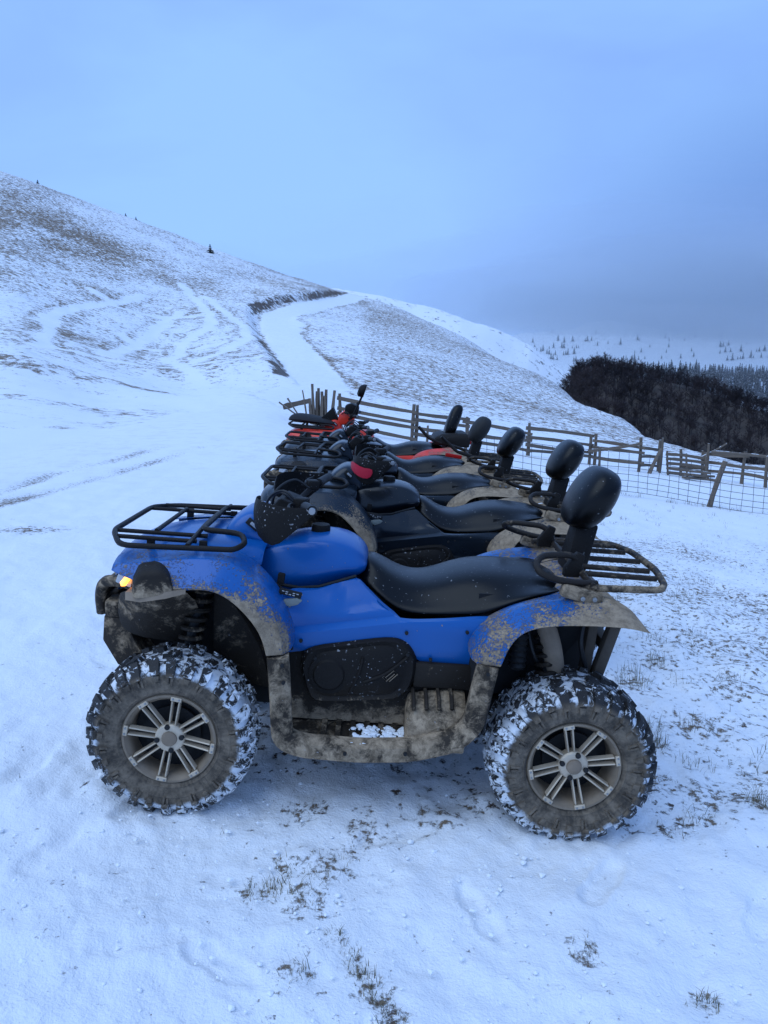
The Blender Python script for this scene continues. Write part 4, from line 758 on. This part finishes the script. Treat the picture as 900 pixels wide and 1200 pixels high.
# ------------------------------------------------------------------ fences
def wood_mat():
    n = NT('weathered_wood'); p = n.coord('Object', (1.5, 14, 14)); k = n.noise(p, 3, 7, .7); r = rnd_val(n)
    c = n.mix(k, (.05, .038, .03), (.27, .205, .15)); c = n.mix(n.math('MULTIPLY', r, .6), c, n.mix(k, (.05, .040, .034), (.20, .155, .115)))
    nrm = n.n('ShaderNodeSeparateXYZ'); n.put(nrm.inputs[0], n.n('ShaderNodeNewGeometry').outputs['Normal'])
    sn = n.math('MULTIPLY', n.step(nrm.outputs[2], .55, .8), n.step(n.noise(n.coord('Object'), 6, 4, .6), .47, .56))
    n.set(Base_Color=n.mix(sn, c, (.8, .82, .85)), Roughness=.9); n.bump(k, .6, .01); return n.m
WOOD = wood_mat(); WIRE = simple('galvanised_wire', (.06, .06, .06), .6, .2)
frnd = random.Random(3)
def local_log(a, b, w, h, round_=True):
    """a plank or pole from a to b as a mesh along local x with its own object transform"""
    a, b = Vector(a), Vector(b); L = (b - a).length; m = MB(); n = 7 if round_ else 4; rings = []
    ph = frnd.uniform(0, 6); K = 5
    for i in range(K + 1):
        x = L * i / K; bow = .020 * L * math.sin(math.pi * i / K) * math.sin(ph); tw = 1 - .15 * i / K + frnd.uniform(-.14, .14)
        rings.append([(x, bow + w / 2 * tw * math.cos(2 * math.pi * (j + .5) / n) * (1 if round_ else 1.414), bow * .6 + h / 2 * tw * math.sin(2 * math.pi * (j + .5) / n) * (1 if round_ else 1.414)) for j in range(n)])
    m.loft(rings); return m, a, (b - a).to_track_quat('X', 'Z')
def wood(name, a, b, w, h, parent, round_=False):
    m, loc, qt = local_log(a, b, w, h, round_); o = m.build(name, WOOD, parent, bevel=0, smooth=30); o.rotation_mode = 'QUATERNION'; o.rotation_quaternion = qt
    o.location = Vector(loc) - (parent.location if parent else Vector()); return o
def G(x, y, dz=0.0): return Vector((x, y, hz(x, y) + dz))
def rail_fence(posts, label, rails, hgt=1.15, group=None, first=True):
    f = empty('wooden_fence', G(*posts[0]), label=label, cat='fence', group=group)
    for i, (x, y) in enumerate(posts):
        p = G(x, y, -.15); wood('post', p, p + Vector((frnd.uniform(-.08, .08), frnd.uniform(-.05, .05), hgt + .25 + frnd.uniform(-.05, .12))), .13, .12, f, True)
    for i in range(len(posts) - 1):
        for h in rails[i % len(rails)]:
            a = G(*posts[i], h + frnd.uniform(-.07, .07)); b = G(*posts[i + 1], h + frnd.uniform(-.09, .09)); d = (b - a).normalized()
            wood('rail', a - d * .12 + Vector((0, -.085, 0)), b + d * .15 + Vector((0, -.085, 0)), .035, .115, f)
    return f
R4 = [(.20, .44, .70, .95)]
f1 = rail_fence([(-1.34, 23.66), (.87, 23.82)], 'weathered four rail fence behind the red quad bike, beside the bundle of stakes', R4, 1.0)
f2 = rail_fence([(1.0, 23.9), (2.66, 24.6), (4.91, 25.6), (7.42, 27.04)], 'long weathered rail fence crossing behind the quad backrests', [(.22, .48, .74, .95), (.25, .56, .86), (.20, .46, .70, .92)], .98)
f3 = rail_fence([(7.6, 27.0), (9.05, 26.51), (10.35, 28.15)], 'crooked weathered fence with a leaning brace beside the dark pallet', [(.30, .60, .92), (.25, .52, .80)], 1.0)
wood('brace', G(9.3, 26.2, -.1), G(9.75, 26.3, .92), .16, .14, f3, True)
wood('tall_post', G(10.2, 27.6, -.1), G(10.25, 27.6, 1.3), .10, .10, f3, True)
wood('rail', G(7.3, 26.8, .45), G(9.1, 26.4, 1.0), .05, .10, f3)
f4 = rail_fence([(11.0, 27.6), (11.98, 27.92), (12.83, 26.65), (13.15, 25.58), (13.27, 22.6)], 'weathered fence topped with a pale round pole at the end of the corral', [(.35, .75), (.3, .62, .92), (.28, .62), (.3, .65)], .95)
wood('top_pole', G(11.6, 26.5, 1.02), G(13.8, 26.2, 1.0), .11, .11, f4, True)
wood('loose_pole', G(11.6, 27.6, .7), G(12.7, 27.8, 1.35), .07, .07, f4, True)
wood('tall_post', G(11.9, 27.6, -.1), G(11.95, 27.6, 1.3), .11, .11, f4, True)
# pallet leaning in the gap, plank pile before it
pl = empty('pallet', G(10.9, 27.0), label='dark slatted pallet leaning against the corral fence', cat='pallet')
for k in range(5): wood('slat', G(10.15, 26.75, .10 + .16 * k) + Vector((0, .05 * k, 0)), G(11.75, 26.9, .10 + .16 * k) + Vector((0, .05 * k, 0)), .03, .11, pl)
for x in (10.25, 10.95, 11.65): wood('upright', G(x, 26.86, .0), G(x, 26.86, .85) + Vector((0, .25, 0)), .05, .08, pl)
for k, (x0, y0, x1, y1, z) in enumerate(((10.2, 25.4, 11.3, 25.5, .06), (10.35, 25.6, 11.4, 25.4, .07), (10.3, 25.5, 11.2, 25.6, .18), (10.5, 25.35, 11.35, 25.6, .19), (10.45, 25.5, 11.15, 25.45, .29))):
    m, loc, qt = local_log(G(x0, y0, z), G(x1, y1, z), .14, .08, False); o = m.build('plank', WOOD, None, smooth=30); o.rotation_mode = 'QUATERNION'; o.rotation_quaternion = qt; o.location = loc
    tag(o, 'rough plank lying in the low pile before the pallet', 'plank', 'planks piled in front of the pallet')
# bundle of upright stakes at the left end of the fence, each its own
for k, (dx, hgt, ln) in enumerate(((0, 1.20, -.05), (.09, 1.02, .03), (.17, 1.12, .0), (.26, .92, .06), (.36, 1.05, -.02), (.44, 1.14, .05), (.53, .95, -.04), (.66, 1.18, .16), (.78, .88, .04), (-.12, .75, -.06))):
    x, y = -2.08 + dx * .68, 22.6 + .10 * (k % 3); m, loc, qt = local_log(G(x, y, -.1), G(x + ln, y, hgt), .13, .10, k % 2 == 0); o = m.build('stake', WOOD, None, smooth=30); o.rotation_mode = 'QUATERNION'; o.rotation_quaternion = qt; o.location = loc
    tag(o, 'upright weathered stake in the bundle at the fence end', 'stake', 'stakes bundled upright at the fence end')
br = empty('fallen_branch', G(-3.0, 22.0), label='broken board and branches leaning left of the stake bundle', cat='branch')
wood('board', G(-2.95, 22.1, .30), G(-2.2, 22.2, .68), .04, .17, br); wood('limb', G(-3.05, 22, .42), G(-2.4, 22.1, .12), .05, .05, br, True); wood('limb', G(-2.8, 22.0, .60), G(-2.4, 22.1, .05), .05, .05, br, True); wood('limb', G(-2.25, 22.0, .2), G(-2.36, 22.0, .95), .05, .05, br, True)
# sheep netting in front
wf = empty('wire_fence', G(5.5, 12.5), label='sheep wire netting with a leaning wooden post, in front of the corral', cat='fence')
WP = [(.79, 13.85), (2.17, 13.54), (3.78, 13.12), (5.5, 12.51), (7.04, 11.89), (9.4, 11.0), (12.0, 10.2)]
for i, (x, y) in enumerate(WP):
    if i in (3, 5): wood('post', G(x, y + .05, -.2), G(x + (.24 if i == 3 else .05), y + .05, .80), .10, .09, wf, True)
    elif i in (0, 1, 2): wood('post', G(x, y + .05, -.2), G(x + .02, y + .05, .78), .05, .05, wf, True)
rows_h = [.04, .13, .23, .34, .46, .59, .72]
wm = MB(); path = []
for (xa, ya), (xb, yb) in zip(WP[:-1], WP[1:]):
    nseg = max(2, int(math.hypot(xb - xa, yb - ya) / .155))
    for k in range(nseg): path.append((xa + (xb - xa) * k / nseg, ya + (yb - ya) * k / nseg))
wv = lambda i, h: .02 * math.sin(i * .55) * h + .012 * math.sin(i * 1.7 + h * 5)
for h in rows_h: wm.tube([G(x, y, h + .03 * math.sin(i * .33)) + Vector((0, wv(i, h), 0)) for i, (x, y) in enumerate(path)], .0042, 4)
for i, (x, y) in enumerate(path):
    wm.tube([G(x + wv(i, h) * 1.2, y, h + .03 * math.sin(i * .33)) + Vector((0, wv(i, h), 0)) for h in rows_h], .0040, 4)
wo = wm.build('wire_mesh', WIRE, wf, smooth=0); wo.location = -wf.location
bake_pending()
RIDGE2 = [(-68.8, 420, 46.8), (-13.8, 420, 40.1), (4.6, 420, 36.6), (23.1, 420, 33.4), (41.7, 420, 28.5), (60.3, 420, 22.2), (79.2, 420, 14.5), (93.5, 420, 6.3), (108.0, 420, -2.9), (127.4, 420, -13.1), (166.5, 420, -31.0), (215.9, 420, -50.1)]
MOUNTAIN = [(-101.3, 1300, 15.9), (43.2, 1300, 44.2), (158.5, 1300, 47.0), (273.0, 1300, 65.2), (387.4, 1300, 74.9), (502.4, 1300, 70.8), (645.1, 1300, 80.5), (788.6, 1300, 79.1), (1220.0, 1300, 72.2)]
WOODHILL = [(81.1, 340, -20.6), (86.8, 340, -4.7), (96.5, 340, -0.9), (118.0, 340, -3.9), (145.1, 340, -9.5), (172.5, 340, -17.1), (212.0, 340, -26.7), (290.7, 340, -36.4)]
FARBAND = [(201.0, 720, -1.5), (411.0, 720, -10.2)]
HILLBUSHES = [(-33.8, 153, 1.9, 'largest dark bush on the hill skyline, nearest the track'), (-48.5, 155, 0.9, 'tiny dark bush on the hill skyline, lower of the close pair'), (-50.8, 156, 0.9, 'tiny dark bush on the hill skyline, upper of the close pair'), (-64.1, 148, 1.0, 'small dark bush highest up on the hill at the left')]
# ------------------------------------------------------------------ far ridge, wooded hill, mountains, cloud
def ridge(name, crest, back, front_drop, mat, noise_amp, nf, bare, label, n=260, rows=46, fs=.02):
    """crest: (x, y, z) points; the sheet rises to them from the front and falls behind"""
    C = np.array(crest, float); t = np.linspace(0, len(C) - 1, n); cx, cy, cz = (np.interp(t, range(len(C)), C[:, k]) for k in range(3))
    V = np.linspace(-1, 1, rows)[:, None]; f = np.clip(-V, 0, 1); bk = np.clip(V, 0, 1)
    X = cx[None] * (1 - f * nf / cy[None] * 1.0) + 0 * V; Y = cy[None] - f * nf + bk * back; Z = cz[None] - front_drop * f ** 1.25 - back * .5 * bk ** 1.2
    Z = Z + noise_amp * fbm(X * fs, Y * fs, 5, .55) * (1 - .4 * f)
    B = bare + .35 * fbm(X * fs * .7, Y * fs * .7, 4); S = np.zeros_like(X)
    o = sheet(name, X, Y, Z, mat, dict(bare=B, soil=S, far=np.ones_like(X), track=S)); tag(o, label, kind='structure'); return o, (X, Y, Z)
def far_mat():
    n = NT('far_snow_slope'); p = n.n('ShaderNodeNewGeometry').outputs['Position']; bare = n.attr('bare')
    nn = n.math('ADD', n.math('MULTIPLY', n.math('SUBTRACT', n.noise(p, .22, 8, .74), .5), 2.2), .5); thr = n.math('SUBTRACT', 1.0, n.math('MULTIPLY', bare, .62))
    g = n.step(nn, n.math('SUBTRACT', thr, .1), n.math('ADD', thr, .14))
    n.set(Base_Color=n.mix(g, (.84, .86, .88), (.09, .08, .075)), Roughness=.85); return n.m
FAR = far_mat()
ridge('far_ridge', RIDGE2, 250, 150, FAR, 5, 210, .55, 'snowy ridge running down behind the spur')
o_m, (MX, MY, MZ) = ridge('mountain', MOUNTAIN, 500, 260, FAR, 16, 620, .33, 'snow covered mountain under the cloud', fs=.008)
o_w, (WX, WY, WZ) = ridge('wooded_hill', WOODHILL, 160, 120, simple('leaf_litter', (.06, .045, .035), .95), 4, 230, .5, 'dark hill under the bare wood')
def bilin(A, i, j): return A[i, j]
# bare beech wood: one mass of leafless trees
def bare_tree(rd, h, nb=9, nt=7):
    V = []; F = []
    def stick(a, b, r0, r1):
        a, b = np.array(a), np.array(b); d = b - a; u = np.cross(d, [.3, .5, .8]); u /= np.linalg.norm(u) + 1e-9; w = np.cross(d, u); w /= np.linalg.norm(w) + 1e-9; o = len(V)
        for p, r in ((a, r0), (b, r1)):
            for k in range(3): an = 2.094 * k; V.append(p + r * (u * math.cos(an) + w * math.sin(an)))
        F.extend([(o, o + 1, o + 4, o + 3), (o + 1, o + 2, o + 5, o + 4), (o + 2, o, o + 3, o + 5)])
    stick((0, 0, -1), (rd.uniform(-.3, .3), rd.uniform(-.3, .3), h * .9), .13, .04)
    for k in range(nb):
        z = h * (.25 + .65 * k / nb); a = rd.uniform(0, 6.28); L = h * rd.uniform(.22, .38) * (1.15 - .6 * k / nb); e = np.array((math.cos(a) * L, math.sin(a) * L, z + L * rd.uniform(.5, 1.1))); stick((0, 0, z), e, .07, .03)
        for t in range(nt):
            s = rd.uniform(.3, 1.0); p = np.array((0, 0, z)) * (1 - s) + e * s; q_ = p + np.array((rd.uniform(-1, 1), rd.uniform(-1, 1), rd.uniform(.1, 1.2))) * h * .13; stick(p, q_, .05, .02)
            V_o = len(V); d2 = np.array((rd.uniform(-1, 1), rd.uniform(-1, 1), rd.uniform(-.2, 1))) * h * .07; V.extend([p, p + d2, p + d2 * .9 + np.array((.0, .0, .12))]); F.append((V_o, V_o + 1, V_o + 2))
    return np.array(V), F
def conifer(rd, h, tiers=7, spokes=7, snow=False):
    V = []; F = []; MI = []
    def tri(a, b, c, m=0): o = len(V); V.extend([a, b, c]); F.append((o, o + 1, o + 2)); MI.append(m)
    for k in range(3): a = 2.094 * k; b = a + 2.094; r = h * .018; tri((r * math.cos(a), r * math.sin(a), -.5), (r * math.cos(b), r * math.sin(b), -.5), (0, 0, h * .9), 1)
    for t in range(tiers):
        z = h * (.08 + .86 * t / tiers); r = h * .20 * (1 - t / tiers * .92) * rd.uniform(.85, 1.15)
        for s in range(spokes):
            a = 6.283 * (s + rd.random() * .7) / spokes; rr = r * rd.uniform(.7, 1.2); w = .5 * rr; c, sn = math.cos(a), math.sin(a); tip = (c * rr, sn * rr, z - rr * .30); top = (0, 0, z + h * .13)
            tri(top, (c * rr * .6 - sn * w, sn * rr * .6 + c * w, z - rr * .05), tip, 0); tri(top, tip, (c * rr * .6 + sn * w, sn * rr * .6 - c * w, z - rr * .05), 0)
    return V, F, MI
def mass(name, protos, spots, mats, label):
    VS = []; FS = []; MI = []; o = 0
    for x, y, z, s, a, k in spots:
        pv, pf, pm = protos[k]; ca, sa = math.cos(a), math.sin(a); P = np.array(pv); Q = np.stack([(P[:, 0] * ca - P[:, 1] * sa) * s + x, (P[:, 0] * sa + P[:, 1] * ca) * s + y, P[:, 2] * s + z], 1); VS.append(Q)
        FS += [tuple(i + o for i in f) for f in pf]; MI += pm; o += len(P)
    me = bpy.data.meshes.new(name); me.from_pydata(np.concatenate(VS).tolist(), [], FS)
    for m in mats: me.materials.append(m)
    me.polygons.foreach_set('material_index', MI); ob = bpy.data.objects.new(name, me); COL.objects.link(ob); tag(ob, label, kind='stuff'); return ob
wr = random.Random(21)
def twig_mat():
    n = NT('bare_twigs'); p = n.n('ShaderNodeNewGeometry').outputs['Position']; k = n.noise(p, .05, 5, .65)
    n.set(Base_Color=n.mix(n.step(k, .35, .7), (.022, .017, .020), (.062, .043, .042)), Roughness=.95); return n.m
TW = twig_mat(); PR = [(lambda vf: (vf[0], vf[1], [0] * len(vf[1])))(bare_tree(wr, 6.5, 8, 7)) for _ in range(7)]
sp = []; R_, C_ = WX.shape
for _ in range(5200):
    i = wr.uniform(0, R_ * .56); j = wr.uniform(0, C_ - 2); a, b = int(i), int(j); x, y, z = WX[a, b] + wr.uniform(-3, 3), WY[a, b] + wr.uniform(-3, 3), WZ[a, b]
    sp.append((x, y, z - .3, wr.uniform(.75, 1.25), wr.uniform(0, 6.28), wr.randrange(7)))
mass('bare_wood', PR, sp, [TW], 'dark brown leafless wood covering the hill across the valley')
NEEDLE = simple('dark_needles', (.028, .034, .030), .9, 0, .4); BARK = simple('bark', (.05, .04, .035), .9)
def frosted():
    n = NT('frosted_needles'); p = n.n('ShaderNodeNewGeometry').outputs['Position']; k = n.step(n.noise(p, .9, 4, .7), .50, .60)
    n.set(Base_Color=n.mix(k, (.030, .034, .036), (.34, .36, .38)), Roughness=.9); return n.m
CP = [conifer(wr, 10) for _ in range(5)]
sp = []; FB = FARBAND
for _ in range(1800):
    t = wr.random(); u = wr.random() ** 1.3; x = FB[0][0] + (FB[1][0] - FB[0][0]) * t; y = FB[0][1] + wr.uniform(-60, 60); z = FB[0][2] + (FB[1][2] - FB[0][2]) * t - 26 * u + 2.0 * math.sin(t * 23)
    sp.append((x, y - u * 60, z, wr.uniform(.7, 1.35), wr.uniform(0, 6), wr.randrange(5)))
mass('far_forest', CP, sp, [frosted(), BARK], 'dark band of far conifers at the foot of the mountain')
# single conifers dotted over the mountain
cm = []
for k in range(4):
    v, f, mi = conifer(wr, 10, 6, 6); me = bpy.data.meshes.new('conifer'); me.from_pydata([tuple(p) for p in v], [], f); me.materials.append(NEEDLE); me.materials.append(BARK); me.polygons.foreach_set('material_index', mi); cm.append(me)
def visible_spot():
    while True:
        a = wr.randrange(int(R_ * .18), int(R_ * .50)); b = wr.randrange(10, C_ - 10); x, y, z = MX[a, b], MY[a, b], MZ[a, b]; q = x / y; t = (z - 1.7) / y
        if .19 < q < .56 and .006 < t < .040 + wr.uniform(-.02, .005): return x, y, z
for k in range(110):
    x, y, z = visible_spot(); o = bpy.data.objects.new('conifer_tree', cm[k % 4]); COL.objects.link(o); o.location = (x, y, z); s = wr.uniform(.45, 1.15); o.scale = (s * 1.25, s * 1.25, s); o.rotation_euler = (0, 0, wr.uniform(0, 6))
    tag(o, 'small dark conifer dotted on the snowy mountain side', 'tree', 'conifers scattered over the mountain')
# four dark bushes along the skyline of the near hill
for x, y, s, lab in HILLBUSHES:
    v, f, mi = conifer(wr, 1.0, 5, 8); me = bpy.data.meshes.new('hill_bush'); me.from_pydata([(a * 2.1, b * 2.1, c) for a, b, c in v], [], f); me.materials.append(NEEDLE); me.materials.append(BARK); me.polygons.foreach_set('material_index', mi)
    o = bpy.data.objects.new('hill_bush', me); COL.objects.link(o); o.location = (x, y, hz(x, y) - .1); o.scale = (s, s, s); tag(o, lab, 'bush', 'bushes on the hill skyline')
# cloud resting on the mountain: closed soft volumes of even density
def cloud(name, c, r, dens, col, label):
    bm = bmesh.new(); bmesh.ops.create_icosphere(bm, subdivisions=4, radius=1)
    for v in bm.verts:
        n_ = v.co.normalized(); v.co *= 1 + .10 * math.sin(n_.x * 7 + 1.3) * math.sin(n_.y * 5) + .06 * math.sin(n_.x * 15 + n_.z * 9)
        v.co = Vector((v.co.x * r[0], v.co.y * r[1], v.co.z * r[2]))
    me = bpy.data.meshes.new(name); bm.to_mesh(me); bm.free(); m = bpy.data.materials.new(name); m.use_nodes = True; nt = m.node_tree; nt.nodes.clear(); out = nt.nodes.new('ShaderNodeOutputMaterial'); pv = nt.nodes.new('ShaderNodeVolumePrincipled'); pv.inputs['Color'].default_value = (*col, 1); pv.inputs['Density'].default_value = dens; pv.inputs['Anisotropy'].default_value = .3; nt.links.new(pv.outputs[0], out.inputs['Volume'])
    me.materials.append(m); o = bpy.data.objects.new(name, me); COL.objects.link(o); o.location = c; tag(o, label, kind='stuff'); return o
for k, (s, dn) in enumerate(((.80, .0034), (1.0, .0028), (1.25, .0012), (1.55, .0004))):   # denser towards the heart of the cloud
    cloud('low_cloud', (660, 1170, 98 + 11 * k), (640 * s, 430 * s, 74 * s), dn, (.86, .93, 1.0), 'grey cloud lying on the mountain top')
cloud('valley_mist', (330, 800, 5), (330, 260, 60), .0007, (.93, .95, .98), 'thin mist hanging in the far valley')
# ------------------------------------------------------------------ dry grass poking through the snow (one mass)
gr = random.Random(9); GV = []; GF = []; GM = []
def blade(x, y, z, L, a, lean, w, m):
    dx, dy = math.cos(a), math.sin(a); px, py = -dy * w, dx * w; o = len(GV)
    for k, (s, hh) in enumerate(((0, 0), (.35, .55), (1.0, .85 + .15 * (1 - lean)))):
        ww = (1 - .45 * k); cx, cy, cz = x + dx * L * lean * s, y + dy * L * lean * s, z + L * hh * (1 - lean * .35 * s)
        if k < 2: GV.extend([(cx - px * ww, cy - py * ww, cz), (cx + px * ww, cy + py * ww, cz)])
        else: GV.append((cx, cy, cz))
    GF.extend([(o, o + 1, o + 3, o + 2), (o + 2, o + 3, o + 4)]); GM.extend([m, m])
def tuft(x, y, n, L, R, w=.0011):
    for _ in range(n):
        a = gr.uniform(0, 6.283); r = R * math.sqrt(gr.random()); bx, by = x + r * math.cos(a), y + r * math.sin(a)
        blade(bx, by, hz(bx, by) - .012, L * gr.uniform(.35, 1.1), gr.uniform(0, 6.283), gr.uniform(.2, .95), w * gr.uniform(.7, 1.4), gr.randrange(3))
for (x, y, n, L, R) in ((1.56, 2.86, 90, .14, .05), (1.62, 2.80, 40, .12, .05), (1.32, 3.38, 55, .11, .06), (1.27, 3.45, 30, .09, .05), (1.75, 4.56, 45, .12, .06), (2.26, 5.18, 45, .12, .08), (-.42, 2.17, 45, .05, .05), (-.36, 2.19, 25, .05, .04), (-.25, 2.14, 55, .06, .06), (-.22, 2.22, 30, .05, .04), (-.25, 1.83, 60, .06, .05), (-.05, 1.83, 30, .05, .04), (.02, 1.71, 30, .05, .04),
                        (.60, 1.97, 55, .05, .05), (.64, 2.0, 20, .05, .03), (.91, 1.82, 45, .05, .04), (.34, 2.70, 35, .06, .06), (-.12, 2.38, 25, .04, .05), (-.15, 1.99, 25, .05, .03), (2.56, 6.28, 60, .13, .15), (1.94, 6.08, 40, .12, .10), (1.46, 4.15, 60, .12, .10), (1.62, 3.62, 40, .09, .09), (1.5, 4.3, 40, .12, .08), (2.1, 4.3, 40, .1, .1), (1.9, 5.0, 40, .12, .1), (-.3, 2.6, 30, .06, .07), (1.15, 2.66, 30, .05, .08), (1.27, 2.72, 30, .05, .06), (3.0, 7.0, 50, .13, .2), (2.3, 7.6, 50, .13, .2), (-.1, 1.92, 30, .04, .04), (-.07, 1.87, 30, .04, .04), (-.02, 1.78, 40, .05, .04), (.03, 1.67, 40, .05, .05), (.09, 1.62, 30, .05, .04), (-.2, 2.3, 45, .045, .09), (-.33, 2.3, 30, .04, .05), (-.28, 2.2, 50, .05, .10), (1.70, 2.75, 70, .13, .06), (1.35, 3.55, 45, .10, .07), (1.45, 3.2, 40, .07, .10), (1.9, 3.3, 50, .09, .12), (2.2, 3.7, 50, .10, .12)):
    tuft(x, y, n, L, R)
for _ in range(330):                                          # thin scatter on the grazed side to the right
    x = gr.uniform(1.0, 7.0); y = gr.uniform(2.6, 12.5)
    if x < y * .62 + .3 and x > 1.05: tuft(x, y, gr.randrange(4, 14), gr.uniform(.03, .10), gr.uniform(.02, .10), .0014)
for _ in range(120):
    x = gr.uniform(-2.2, 1.4); y = gr.uniform(1.5, 2.9); tuft(x, y, gr.randrange(1, 5), gr.uniform(.01, .03), .03, .0009)
for _ in range(90):                                           # along the foot of the netting
    k = gr.randrange(len(path)); x, y = path[k]; tuft(x + gr.uniform(-.1, .1), y + gr.uniform(-.1, .15), 7, gr.uniform(.08, .20), .05, .002)
me = bpy.data.meshes.new('dry_grass'); me.from_pydata(GV, [], GF)
for c in ((.23, .185, .10), (.13, .105, .06), (.085, .085, .045)): me.materials.append(simple('dry_blade', c, .8, 0, .3))
me.polygons.foreach_set('material_index', GM); go = bpy.data.objects.new('dry_grass', me); COL.objects.link(go); tag(go, 'dry grass blades poking through the snow', kind='stuff')
# ------------------------------------------------------------------ crumbs of trodden snow (one mass)
CV = []; CF = []; cr = random.Random(31)
bm = bmesh.new(); bmesh.ops.create_icosphere(bm, subdivisions=1, radius=1); IV = [tuple(v.co) for v in bm.verts]; IF = [tuple(v.index for v in f.verts) for f in bm.faces]; bm.free()
for k in range(2600):
    if k < 1500: x, y = cr.gauss(0, 1.1), cr.uniform(1.55, 4.0)
    else: x, y = cr.uniform(1.0, 4.5), cr.uniform(2.2, 8.0)
    s = min(.014, .003 + cr.expovariate(1) * .0025); z = hz(x, y) + .2 * s; o = len(CV); sq = cr.uniform(.35, .7)
    CV += [(x + a * s * cr.uniform(.6, 1.3), y + b * s * cr.uniform(.6, 1.3), z + c * s * sq) for a, b, c in IV]; CF += [tuple(i + o for i in f) for f in IF]
me = bpy.data.meshes.new('snow_crumbs'); me.from_pydata(CV, [], CF); me.materials.append(M['snow']); co_ = bpy.data.objects.new('snow_crumbs', me); COL.objects.link(co_); tag(co_, 'loose crumbs of trodden snow around the quad bikes', kind='stuff')
